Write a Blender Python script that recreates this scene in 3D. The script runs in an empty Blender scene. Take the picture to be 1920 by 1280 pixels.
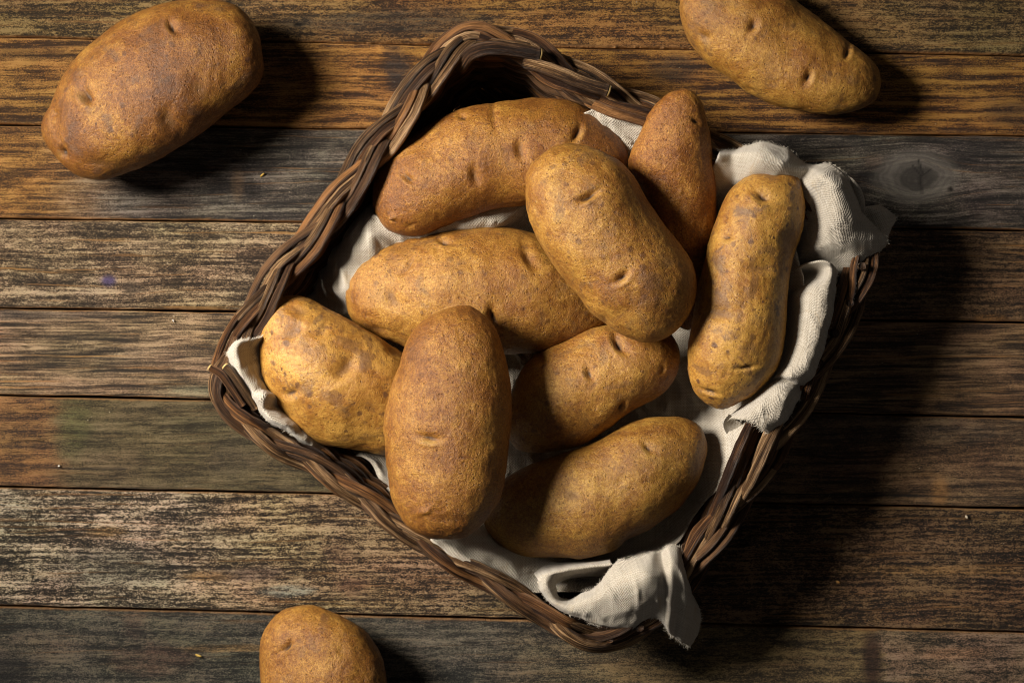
import bpy, math, random
import numpy as np
from mathutils import Vector

random.seed(7)
rng = np.random.default_rng(7)

# ---------------------------------------------------------------- camera, world, lamp
S = 0.0003                 # metres per unit of the layout grid (a 1920 x 1280 grid on the table top)
LENS = 70.0
HC = 1920 * LENS / 36.0    # camera height in grid units
scene = bpy.context.scene
C = scene.collection

cam_data = bpy.data.cameras.new('camera')
cam_data.lens = LENS; cam_data.sensor_width = 36; cam_data.clip_start = 0.01; cam_data.clip_end = 50
cam_data.dof.use_dof = True
cam_data.dof.focus_distance = (HC - 270) * S
cam_data.dof.aperture_fstop = 20
cam = bpy.data.objects.new('camera', cam_data); C.objects.link(cam)
cam.location = (0, 0, HC * S)
scene.camera = cam

world = bpy.data.worlds.new('World'); scene.world = world; world.use_nodes = True
bg = world.node_tree.nodes['Background']
bg.inputs[0].default_value = (1.0, 0.92, 0.84, 1); bg.inputs[1].default_value = 0.048

LAMP = Vector((-0.78, 0.30, 0.82)); AIM = Vector((-0.045, -0.005, 0.0))
ld = bpy.data.lights.new('studio_spot', 'SPOT')
ld.energy = 150; ld.color = (1.0, 0.915, 0.80); ld.shadow_soft_size = 0.19
ld.spot_size = math.radians(47); ld.spot_blend = 0.95
lo = bpy.data.objects.new('studio_spot', ld); C.objects.link(lo)
lo.location = LAMP
lo.rotation_euler = (AIM - LAMP).to_track_quat('-Z', 'Y').to_euler()

scene.view_settings.view_transform = 'Standard'
scene.view_settings.look = 'None'
scene.view_settings.exposure = 0.0
scene.view_settings.gamma = 1.0
scene.cycles.max_bounces = 6
scene.cycles.filter_width = 1.0

# ---------------------------------------------------------------- numpy noise
_perm = rng.permutation(256); _perm = np.concatenate([_perm, _perm, _perm])
_g = rng.normal(size=(256, 3)); _g /= np.linalg.norm(_g, axis=1)[:, None]

def pn(x, y, z=0.0, seed=0):
    x, y, z = np.broadcast_arrays(np.asarray(x, float) + seed * 17.13, np.asarray(y, float) + seed * 5.71, np.asarray(z, float) + seed * 2.37)
    xi = np.floor(x).astype(int); yi = np.floor(y).astype(int); zi = np.floor(z).astype(int)
    xf = x - xi; yf = y - yi; zf = z - zi
    u = xf**3 * (xf * (xf * 6 - 15) + 10); v = yf**3 * (yf * (yf * 6 - 15) + 10); w = zf**3 * (zf * (zf * 6 - 15) + 10)
    out = 0
    for dx in (0, 1):
        for dy in (0, 1):
            for dz in (0, 1):
                h = _perm[_perm[_perm[(xi + dx) & 255] + ((yi + dy) & 255)] + ((zi + dz) & 255)]
                g = _g[h]
                d = g[..., 0] * (xf - dx) + g[..., 1] * (yf - dy) + g[..., 2] * (zf - dz)
                out = out + d * (u if dx else 1 - u) * (v if dy else 1 - v) * (w if dz else 1 - w)
    return out * 1.5

def fbm(x, y, z=0.0, o=4, seed=0, gain=0.5):
    a = 1.0; s = 0; f = 1.0
    for i in range(o):
        s = s + a * pn(np.asarray(x) * f, np.asarray(y) * f, np.asarray(z) * f, seed + i * 3)
        a *= gain; f *= 2.03
    return s

def sstep(a, b, x):
    t = np.clip((x - a) / (b - a), 0, 1); return t * t * (3 - 2 * t)

# ---------------------------------------------------------------- scene helpers
def unp(p):
    """grid x, grid y, height (grid units) as seen from above -> metres"""
    p = np.asarray(p, float)
    f = (HC - p[..., 2]) / HC
    return np.stack([(p[..., 0] - 960) * f * S, (640 - p[..., 1]) * f * S, p[..., 2] * S], -1)

def proj(w):
    f = HC / (HC - w[..., 2] / S)
    return w[..., 0] / S * f + 960, 640 - w[..., 1] / S * f

def catmull(P, n, closed=False):
    P = np.asarray(P, float); m = len(P)
    if closed:
        t = np.linspace(0, m, n, endpoint=False); i = np.floor(t).astype(int); f = (t - i)[:, None]
        a, b, c, d = P[(i - 1) % m], P[i % m], P[(i + 1) % m], P[(i + 2) % m]
    else:
        t = np.linspace(0, m - 1, n); i = np.minimum(np.floor(t).astype(int), m - 2); f = (t - i)[:, None]
        Q = np.vstack([2 * P[0] - P[1], P, 2 * P[-1] - P[-2]])
        a, b, c, d = Q[i], Q[i + 1], Q[i + 2], Q[i + 3]
    return 0.5 * ((2 * b) + (-a + c) * f + (2 * a - 5 * b + 4 * c - d) * f**2 + (-a + 3 * b - 3 * c + d) * f**3)

def arclen(P):
    return np.concatenate([[0], np.cumsum(np.linalg.norm(np.diff(P, axis=0), axis=1))])

def resample(P, s):
    L = arclen(P); s = np.asarray(s)
    return np.stack([np.interp(s, L, P[:, k]) for k in range(P.shape[1])], -1)

def grid_faces(nu, nv, closed_u=False, closed_v=False, base=0):
    I = np.arange(nu if closed_u else nu - 1); J = np.arange(nv if closed_v else nv - 1)
    i, j = np.meshgrid(I, J, indexing='ij'); i2 = (i + 1) % nu; j2 = (j + 1) % nv
    return np.stack([i * nv + j, i2 * nv + j, i2 * nv + j2, i * nv + j2], -1).reshape(-1, 4) + base

def make_mesh(name, V, quads, uv=None, attrs=None, tris=None):
    me = bpy.data.meshes.new(name)
    quads = np.asarray(quads, np.int32).reshape(-1, 4)
    tris = np.zeros((0, 3), np.int32) if tris is None else np.asarray(tris, np.int32).reshape(-1, 3)
    me.vertices.add(len(V)); me.vertices.foreach_set('co', np.asarray(V, np.float32).ravel())
    nl = len(quads) * 4 + len(tris) * 3
    me.loops.add(nl); li = np.concatenate([quads.ravel(), tris.ravel()]).astype(np.int32)
    me.loops.foreach_set('vertex_index', li)
    me.polygons.add(len(quads) + len(tris))
    st = np.concatenate([np.arange(len(quads)) * 4, len(quads) * 4 + np.arange(len(tris)) * 3]).astype(np.int32)
    me.polygons.foreach_set('loop_start', st)
    me.polygons.foreach_set('use_smooth', np.ones(len(st), bool))
    if uv is not None:
        l = me.uv_layers.new(name='UVMap'); l.data.foreach_set('uv', np.asarray(uv, np.float32)[li].ravel())
    me.update(calc_edges=True)
    for k, a in (attrs or {}).items():
        at = me.attributes.new(k, 'FLOAT', 'POINT'); at.data.foreach_set('value', np.asarray(a, np.float32).ravel())
    me.validate()
    return me

def link(name, me, mat=None, parent=None, loc=None):
    """link mesh; if loc is given, the mesh (in world metres) is re-based on it"""
    o = bpy.data.objects.new(name, me); C.objects.link(o)
    if mat: me.materials.append(mat)
    if loc is not None:
        loc = Vector(loc)
        n = len(me.vertices); a = np.empty(n * 3, np.float32); me.vertices.foreach_get('co', a)
        a = a.reshape(-1, 3) - np.array(loc, np.float32); me.vertices.foreach_set('co', a.ravel()); me.update()
        o.location = loc
    if parent:
        o.parent = parent
        if loc is not None: o.location = loc - parent.location
    return o

def tag(o, label=None, cat=None, group=None, kind=None):
    if label: o['label'] = label
    if cat: o['category'] = cat
    if group: o['group'] = group
    if kind: o['kind'] = kind
    return o

# ---------------------------------------------------------------- node helper
class NT:
    def __init__(s, name):
        s.m = bpy.data.materials.new(name); s.m.use_nodes = True; s.t = s.m.node_tree; s.t.nodes.clear()
        s.out = s.t.nodes.new('ShaderNodeOutputMaterial'); s.b = s.t.nodes.new('ShaderNodeBsdfPrincipled')
        s.t.links.new(s.b.outputs[0], s.out.inputs[0])
    def put(s, sock, v):
        if hasattr(v, 'is_output') or isinstance(v, bpy.types.NodeSocket): s.t.links.new(v, sock)
        elif isinstance(v, (tuple, list)) and len(v) == 3 and sock.type == 'RGBA': sock.default_value = (*v, 1)
        else: sock.default_value = v
    def math(s, op, a, b=0.0, c=None, clamp=False):
        n = s.t.nodes.new('ShaderNodeMath'); n.operation = op; n.use_clamp = clamp
        s.put(n.inputs[0], a); s.put(n.inputs[1], b)
        if c is not None: s.put(n.inputs[2], c)
        return n.outputs[0]
    def add(s, a, b): return s.math('ADD', a, b)
    def mul(s, a, b): return s.math('MULTIPLY', a, b)
    def uv(s):
        n = s.t.nodes.new('ShaderNodeTexCoord'); return n.outputs['UV']
    def obj(s):
        n = s.t.nodes.new('ShaderNodeTexCoord'); return n.outputs['Object']
    def sep(s, v):
        n = s.t.nodes.new('ShaderNodeSeparateXYZ'); s.put(n.inputs[0], v); return n.outputs
    def comb(s, x, y, z=0.0):
        n = s.t.nodes.new('ShaderNodeCombineXYZ'); s.put(n.inputs[0], x); s.put(n.inputs[1], y); s.put(n.inputs[2], z); return n.outputs[0]
    def vscale(s, v, sc, off=(0, 0, 0)):
        n = s.t.nodes.new('ShaderNodeMapping'); s.put(n.inputs['Vector'], v)
        n.inputs['Scale'].default_value = sc if isinstance(sc, tuple) else (sc, sc, sc); n.inputs['Location'].default_value = off
        return n.outputs[0]
    def vadd(s, a, b):
        n = s.t.nodes.new('ShaderNodeVectorMath'); n.operation = 'ADD'; s.put(n.inputs[0], a); s.put(n.inputs[1], b); return n.outputs[0]
    def noise(s, v, scale=1.0, detail=4.0, rough=0.55, dist=0.0, col=False):
        n = s.t.nodes.new('ShaderNodeTexNoise'); s.put(n.inputs['Vector'], v)
        n.inputs['Scale'].default_value = scale; n.inputs['Detail'].default_value = detail
        n.inputs['Roughness'].default_value = rough; n.inputs['Distortion'].default_value = dist
        return n.outputs[1] if col else n.outputs[0]
    def voro(s, v, scale=1.0, rand=1.0, feature='F1'):
        n = s.t.nodes.new('ShaderNodeTexVoronoi'); s.put(n.inputs['Vector'], v); n.feature = feature
        n.inputs['Scale'].default_value = scale; n.inputs['Randomness'].default_value = rand
        return n.outputs
    def ss(s, a, b, x, lo=0.0, hi=1.0):
        n = s.t.nodes.new('ShaderNodeMapRange'); n.interpolation_type = 'SMOOTHSTEP'
        s.put(n.inputs[0], x); s.put(n.inputs[1], a); s.put(n.inputs[2], b); s.put(n.inputs[3], lo); s.put(n.inputs[4], hi)
        return n.outputs[0]
    def mix(s, f, a, b, mode='MIX'):
        n = s.t.nodes.new('ShaderNodeMix'); n.data_type = 'RGBA'; n.blend_type = mode; n.clamp_factor = True
        s.put(n.inputs[0], f); s.put(n.inputs[6], a); s.put(n.inputs[7], b); return n.outputs[2]
    def ramp(s, f, cols, pos=None):
        n = s.t.nodes.new('ShaderNodeValToRGB'); e = n.color_ramp.elements; k = len(cols)
        pos = pos or [i / (k - 1) for i in range(k)]
        while len(e) < k: e.new(0.5)
        for i in range(k): e[i].position = pos[i]; e[i].color = (*cols[i], 1)
        s.put(n.inputs[0], f); return n.outputs[0]
    def attr(s, name):
        n = s.t.nodes.new('ShaderNodeAttribute'); n.attribute_name = name; return n.outputs['Fac']
    def objrand(s):
        n = s.t.nodes.new('ShaderNodeObjectInfo'); return n.outputs['Random']
    def bump(s, h, strength=0.5, dist=0.001, prev=None):
        n = s.t.nodes.new('ShaderNodeBump'); n.inputs['Strength'].default_value = strength; n.inputs['Distance'].default_value = dist
        s.put(n.inputs['Height'], h)
        if prev is not None: s.put(n.inputs['Normal'], prev)
        return n.outputs[0]
    def finish(s, col, rough, normal=None, spec=0.5):
        s.put(s.b.inputs['Base Color'], col); s.put(s.b.inputs['Roughness'], rough)
        s.put(s.b.inputs['Specular IOR Level'], spec)
        if normal is not None: s.put(s.b.inputs['Normal'], normal)
        return s.m

# ================================================================ table of weathered planks
def k3(c, f=1.0): return tuple(x * f for x in c)

# ramps run from the worn-in dark grain to the raised light grain
ZONES = dict(
    olive_rough=[(0.022, 0.014, 0.006), (0.080, 0.048, 0.018), (0.18, 0.112, 0.040), (0.30, 0.20, 0.085)],
    gold=[(0.030, 0.013, 0.004), (0.11, 0.050, 0.012), (0.23, 0.110, 0.027), (0.34, 0.18, 0.052)],
    gold_deep=[(0.025, 0.009, 0.003), (0.105, 0.044, 0.009), (0.25, 0.115, 0.023), (0.36, 0.185, 0.042)],
    slate=[(0.009, 0.007, 0.006), (0.037, 0.030, 0.025), (0.088, 0.071, 0.056), (0.21, 0.18, 0.148)],
    tan_rough=[(0.022, 0.015, 0.009), (0.085, 0.060, 0.038), (0.21, 0.160, 0.105), (0.48, 0.39, 0.275)],
    brown=[(0.014, 0.008, 0.004), (0.062, 0.038, 0.020), (0.135, 0.086, 0.047), (0.25, 0.17, 0.096)],
    greybrown=[(0.018, 0.013, 0.009), (0.075, 0.054, 0.034), (0.165, 0.122, 0.080), (0.34, 0.26, 0.175)],
    rust=[(0.035, 0.020, 0.014), (0.15, 0.085, 0.040), (0.27, 0.15, 0.065), (0.34, 0.21, 0.10)],
    moss=[(0.026, 0.022, 0.010), (0.075, 0.066, 0.032), (0.135, 0.120, 0.062), (0.20, 0.175, 0.10)],
    chalk=[(0.015, 0.013, 0.010), (0.075, 0.063, 0.045), (0.24, 0.20, 0.145), (0.70, 0.64, 0.52)],
    tan_ridge=[(0.025, 0.015, 0.008), (0.14, 0.094, 0.050), (0.35, 0.26, 0.15), (0.60, 0.48, 0.31)],
    dark_ridge=[(0.009, 0.005, 0.002), (0.045, 0.025, 0.012), (0.12, 0.073, 0.036), (0.26, 0.175, 0.095)],
    bluegrey=[(0.013, 0.013, 0.011), (0.048, 0.046, 0.037), (0.10, 0.090, 0.068), (0.20, 0.17, 0.12)],
    ochre=[(0.025, 0.017, 0.008), (0.085, 0.060, 0.028), (0.16, 0.110, 0.048), (0.26, 0.18, 0.08)],
    mottled=[(0.020, 0.018, 0.013), (0.11, 0.085, 0.060), (0.24, 0.17, 0.115), (0.36, 0.28, 0.21)],
)

for _k, _v in list(ZONES.items()):
    fg, fb_, fs = (0.97, 0.95, 0.95) if _k in ('slate', 'bluegrey') else ((0.86, 0.80, 0.95) if _k == 'moss' else ((1.0, 1.0, 1.22) if _k in ('gold', 'gold_deep', 'olive_rough', 'ochre') else (0.90, 0.79, 1.0)))
    fs *= dict(brown=1.25, dark_ridge=1.15, tan_rough=1.12, greybrown=1.12, gold=1.1, gold_deep=1.1, olive_rough=1.1, slate=1.1).get(_k, 1.0)
    ZONES[_k] = [(a * fs, b * fs * fg, c * fs * fb_) for (a, b, c) in _v]

def plank_mat(name, zones, stains_and_shade=(), ridge=0.5, rough_amt=0.4, streak=1.0, seed=0, knot=None, orange=0.35, pitch=0.095, gcontrast=1.0):
    n = NT(name); uv = n.uv(); x, y, _ = n.sep(uv)
    so = (seed * 3.7, seed * 9.1, seed * 1.3)
    warp = n.noise(n.vscale(uv, (0.35, 1.2, 1), so), 1.0, 3, 0.5, 0.3)
    wy = n.add(y, n.mul(n.math('SUBTRACT', warp, 0.5), 0.22))
    if knot:
        kx, ky, kr = knot
        dx = n.math('SUBTRACT', x, kx); dy = n.math('SUBTRACT', y, ky)
        d = n.math('SQRT', n.add(n.mul(n.mul(dx, dx), 0.42), n.mul(dy, dy)))
        d = n.add(d, n.mul(n.math('SUBTRACT', n.noise(uv, 2.2, 3), 0.5), 0.12))
        infl = n.ss(kr * 0.55, kr * 2.4, d, 1.0, 0.0)
        bend = n.math('DIVIDE', n.mul(dy, -0.55), n.add(d, 0.10))
        wy = n.add(wy, n.mul(n.mul(bend, infl), 0.55))
    fine = n.noise(n.comb(n.add(n.mul(x, 0.9), so[0]), n.add(n.mul(wy, 26.0), so[1]), so[2]), 1.0, 7, 0.62)
    med = n.noise(n.comb(n.add(n.mul(x, 0.45), so[1]), n.add(n.mul(wy, 7.5), so[0]), 3.0), 1.0, 4, 0.6)
    wav = n.math('SINE', n.add(n.mul(wy, 6.2832 / pitch), n.mul(n.noise(n.vscale(uv, (0.8, 3.0, 1), so), 1, 2), 7.0)))
    wav = n.add(n.mul(wav, 0.5), 0.5)
    blot = n.noise(n.vscale(uv, (0.9, 2.0, 1), (so[2], so[0], 5)), 1.0, 5, 0.6, 0.4)
    spk = n.noise(n.vscale(uv, (11.0, 26.0, 1), so), 1.0, 6, 0.7, 0.6)
    flake = n.noise(n.vscale(uv, (3.0, 9.0, 1), (so[1], 2, so[0])), 1.0, 6, 0.68, 1.2)
    g = n.add(n.mul(fine, 0.75 * streak), n.mul(med, 0.75))
    grit = n.noise(n.vscale(uv, (34.0, 60.0, 1), so), 1.0, 3, 0.7)
    g = n.add(g, n.mul(n.math('SUBTRACT', grit, 0.5), 0.5 + 0.8 * rough_amt)); g = n.add(g, n.mul(blot, 0.55)); g = n.add(g, n.mul(wav, 0.17 * ridge)); g = n.add(g, n.mul(spk, 0.95 * rough_amt)); g = n.add(g, n.mul(flake, 0.9 * rough_amt))
    mean = 0.375 * streak + 0.375 + 0.275 + 0.085 * ridge + 0.475 * rough_amt + 0.45 * rough_amt
    g = n.math('SUBTRACT', g, mean)
    g = n.add(n.mul(g, 3.0 * gcontrast), 0.46)
    xw = n.add(n.add(x, n.mul(n.math('SUBTRACT', blot, 0.5), 1.6)), n.mul(n.math('SUBTRACT', spk, 0.5), 0.5))
    col = n.ramp(g, ZONES[zones[0][1]])
    for (xs, zn, w) in zones[1:]:
        col = n.mix(n.ss(xs / 100 - w, xs / 100 + w, xw), col, n.ramp(g, ZONES[zn]))
    # orange raw wood where the weathered skin has split
    om = n.noise(n.comb(n.add(n.mul(x, 0.35), so[2] + 4), n.add(n.mul(wy, 17.0), 7.0), so[0]), 1.0, 5, 0.6)
    om = n.mul(n.ss(0.58, 0.68, om), min(1.0, orange * 1.2))
    col = n.mix(om, col, n.mix(fine, (0.22, 0.09, 0.025), (0.50, 0.27, 0.09)))
    # hue drift in big patches
    hue = n.noise(n.vscale(uv, (0.5, 1.1, 1), (so[0], 11, so[1])), 1.0, 3, 0.6, col=True)
    col = n.mix(0.22, col, n.mix(1.0, col, n.mix(0.75, (1, 1, 1), n.mix(1.0, hue, (2, 2, 2), 'MULTIPLY')), 'MULTIPLY'))
    for (sx, sy, rx, ry, sc, st) in stains_and_shade:
        dx = n.mul(n.math('SUBTRACT', x, sx / 100), 100 / rx); dy = n.mul(n.math('SUBTRACT', y, sy / 100), 100 / ry)
        d = n.math('SQRT', n.add(n.mul(dx, dx), n.mul(dy, dy)))
        d = n.add(d, n.mul(n.math('SUBTRACT', n.noise(n.vscale(uv, (2.0, 5.0, 1), so), 1.0, 5, 0.65), 0.5), 1.5 if rx > 25 else 0.5))
        brk = n.ss(0.36, 0.60, n.add(n.mul(fine, 0.55), n.mul(spk, 0.45))) if rx > 12 else 1.0
        mk = n.ss(0.35, 1.25, d, min(1.0, st * 1.25), 0.0)
        if rx > 24: mk = n.mul(mk, n.add(0.25, n.mul(brk, 0.75)))
        col = n.mix(mk, col, n.mix(g, k3(sc, 0.35), k3(sc, 1.5)))
    edge = n.attr('edge')       # 1 at the arris of the board, 0 further in
    em = n.ss(0.55, 1.0, n.add(edge, n.mul(n.math('SUBTRACT', flake, 0.5), 0.9)))
    col = n.mix(n.mul(em, 0.75), col, n.mix(fine, (0.16, 0.065, 0.02), (0.42, 0.22, 0.075)))
    cl = n.noise(n.comb(n.add(n.mul(x, 0.28), so[1] + 9), n.add(n.mul(wy, 9.0), so[2]), so[0] + 3), 1.0, 4, 0.55)
    cl = n.ss(0.0, 0.012, n.math('ABSOLUTE', n.math('SUBTRACT', cl, 0.5)), 1.0, 0.0)
    cl = n.mul(cl, n.ss(0.52, 0.62, n.noise(n.vscale(uv, (0.8, 3.0, 1), (3, so[0], 2)), 1.0, 4, 0.6)))
    col = n.mix(n.mul(cl, 0.8), col, (0.010, 0.006, 0.003))
    if knot:
        kd = n.math('SQRT', n.add(n.mul(n.mul(n.math('SUBTRACT', x, kx), n.math('SUBTRACT', x, kx)), 0.42), n.mul(n.math('SUBTRACT', y, ky), n.math('SUBTRACT', y, ky))))
        kd = n.add(kd, n.mul(n.math('SUBTRACT', n.noise(uv, 3.0, 4), 0.5), 0.16))
        kr_ = n.add(kd, n.mul(n.math('SUBTRACT', n.noise(uv, 1.7, 3), 0.5), 0.28))
        rings = n.add(n.mul(n.math('SINE', n.mul(kr_, 78.0)), 0.5), 0.5)
        kc = n.mix(n.add(n.mul(rings, 0.20), n.mul(fine, 0.80)), (0.020, 0.017, 0.015), (0.23, 0.205, 0.175))
        col = n.mix(n.ss(kr * 0.8, kr * 1.35, kd, 0.80, 0.0), col, kc)
        col = n.mix(n.ss(kr * 0.38, kr * 0.66, kd, 0.75, 0.0), col, (0.022, 0.018, 0.015))
    col = n.mix(n.attr('crack'), col, (0.006, 0.004, 0.003))
    h = n.add(n.add(n.mul(fine, 0.55), n.mul(med, 0.30)), n.add(n.mul(wav, 0.45 * ridge), n.add(n.mul(spk, 0.9 * rough_amt), n.mul(flake, 1.3 * rough_amt))))
    h = n.math('SUBTRACT', n.add(h, n.mul(grit, 0.5 + rough_amt)), n.mul(cl, 0.6))
    b = n.bump(h, 1.0, 0.0020)
    rgh = n.ss(0.0, 1.0, g, 0.62, 0.50)
    return n.finish(col, rgh, b, 0.38)

SEAM_L = [-250, -90, 68, 233, 409, 578, 741, 913, 1136, 1345, 1540]
SEAM_R = [-230, -62, 103, 253, 431, 604, 783, 954, 1186, 1400, 1600]
PL = [
    dict(z=[(0, 'olive_rough', 1)], seed=1),
    dict(z=[(0, 'olive_rough', 1), (620, 'gold', 3.0), (1550, 'olive_rough', 2.5)], seed=2, ridge=0.4, rough_amt=0.95, pitch=0.13, orange=0.4,
         st=[(560, 45, 55, 20, (0.05, 0.045, 0.04), 0.5), (740, 40, 210, 30, (0.05, 0.045, 0.035), 0.7)], geo=(0.9, 1.6)),
    dict(z=[(0, 'gold', 1), (700, 'gold_deep', 3)], seed=3, ridge=0.8, rough_amt=0.5, pitch=0.20, orange=0.35,
         st=[(742, 135, 26, 55, (0.03, 0.028, 0.03), 0.75), (1268, 128, 55, 34, (0.05, 0.035, 0.025), 0.7), (1900, 215, 60, 30, (0.05, 0.03, 0.02), 0.6), (50, 100, 120, 16, (0.09, 0.05, 0.02), 0.5)], geo=(2.0, 0.9)),
    dict(z=[(0, 'gold', 1), (150, 'slate', 1.1)], seed=4, ridge=0.15, rough_amt=0.35, knot=(17.18, 3.32, 0.46), orange=0.30,
         st=[(445, 345, 14, 34, (0.19, 0.12, 0.07), 0.55), (1640, 305, 26, 15, (0.11, 0.07, 0.05), 0.5), (330, 300, 150, 40, (0.15, 0.14, 0.13), 0.25)], geo=(0.5, 0.8)),
    dict(z=[(0, 'tan_rough', 1), (1000, 'brown', 4)], seed=5, ridge=0.3, rough_amt=0.6, orange=0.75, pitch=0.12,
         st=[(203, 526, 17, 13, (0.075, 0.055, 0.115), 0.95), (245, 540, 22, 16, (0.05, 0.035, 0.025), 0.6), (1850, 480, 90, 12, (0.16, 0.10, 0.06), 0.3), (1858, 596, 30, 9, (0.32, 0.15, 0.04), 0.7)], geo=(0.7, 1.2)),
    dict(z=[(0, 'greybrown', 1), (1100, 'brown', 4)], seed=6, ridge=0.15, rough_amt=0.22, streak=1.35, orange=0.6,
         st=[(370, 732, 85, 12, (0.16, 0.16, 0.10), 0.6), (40, 590, 200, 12, (0.06, 0.05, 0.045), 0.5)], geo=(0.4, 0.6)),
    dict(z=[(0, 'rust', 1), (105, 'moss', 0.35), (900, 'brown', 3.5)], seed=7, ridge=0.1, rough_amt=0.5, streak=0.6, orange=0.1,
         st=[(140, 800, 34, 60, (0.085, 0.090, 0.030), 0.5), (440, 860, 60, 50, (0.07, 0.055, 0.035), 0.5), (1762, 922, 20, 30, (0.30, 0.15, 0.05), 0.6), (1745, 888, 30, 9, (0.24, 0.13, 0.05), 0.5), (1700, 800, 260, 40, (0.09, 0.08, 0.07), 0.35)], geo=(0.3, 0.9)),
    dict(z=[(0, 'chalk', 1), (430, 'tan_ridge', 2.0), (850, 'dark_ridge', 4)], seed=8, ridge=0.6, rough_amt=1.0, streak=0.8, pitch=0.095, orange=0.35,
         st=[(200, 995, 46, 12, (0.38, 0.22, 0.08), 0.7), (390, 1080, 60, 10, (0.34, 0.19, 0.07), 0.7), (660, 1100, 34, 24, (0.15, 0.065, 0.04), 0.55), (640, 1040, 34, 26, (0.17, 0.08, 0.05), 0.5),
             (1730, 1070, 190, 12, (0.34, 0.19, 0.07), 0.5), (540, 1108, 60, 12, (0.28, 0.30, 0.25), 0.6), (215, 1060, 130, 46, (0.09, 0.08, 0.065), 0.45), (470, 1075, 80, 16, (0.09, 0.06, 0.05), 0.6)], geo=(1.5, 1.5)),
    dict(z=[(0, 'bluegrey', 1), (1080, 'ochre', 2.5), (1655, 'mottled', 0.12)], seed=9, ridge=0.1, rough_amt=0.75, streak=0.5, orange=0.15,
         st=[(250, 1165, 26, 34, (0.11, 0.055, 0.038), 0.35), (285, 1235, 90, 34, (0.11, 0.050, 0.036), 0.5), (430, 1215, 110, 8, (0.24, 0.14, 0.05), 0.6), (1635, 1240, 22, 80, (0.04, 0.018, 0.010), 0.75), (15, 1255, 60, 40, (0.012, 0.012, 0.012), 0.7), (800, 1200, 180, 40, (0.17, 0.15, 0.11), 0.4),  # near-black entry: vignette of the lower left corner painted into the wood
             (1790, 1225, 80, 12, (0.36, 0.19, 0.10), 0.5)], geo=(0.4, 1.3)),
    dict(z=[(0, 'brown', 1)], seed=10),
]
HOLES = [(560, 45, 11, 4.5, 6), (1785, 355, 4.5, 4.5, 5), (1913, 507, 3, 4, 4)]
CRACKS = [([(1723, 300), (1730, 322), (1728, 335), (1729, 362)], 1.8, 3.0), ([(1712, 310), (1728, 330)], 1.4, 2.5), ([(1745, 318), (1730, 330)], 1.4, 2.5),
          ([(60, 876), (150, 879), (235, 879)], 1.3, 2.5), ([(1300, 924), (1600, 927), (1920, 934)], 1.2, 2.0), ([(960, 1195), (985, 1178), (1020, 1168)], 1.2, 2.0)]

def seg_dist(X, Y, pts):
    d = np.full(X.shape, 1e9)
    for (a, b) in zip(pts[:-1], pts[1:]):
        ax, ay = a; bx, by = b; L = (bx - ax)**2 + (by - ay)**2
        t = np.clip(((X - ax) * (bx - ax) + (Y - ay) * (by - ay)) / L, 0, 1)
        d = np.minimum(d, np.hypot(X - ax - t * (bx - ax), Y - ay - t * (by - ay)))
    return d

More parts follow.
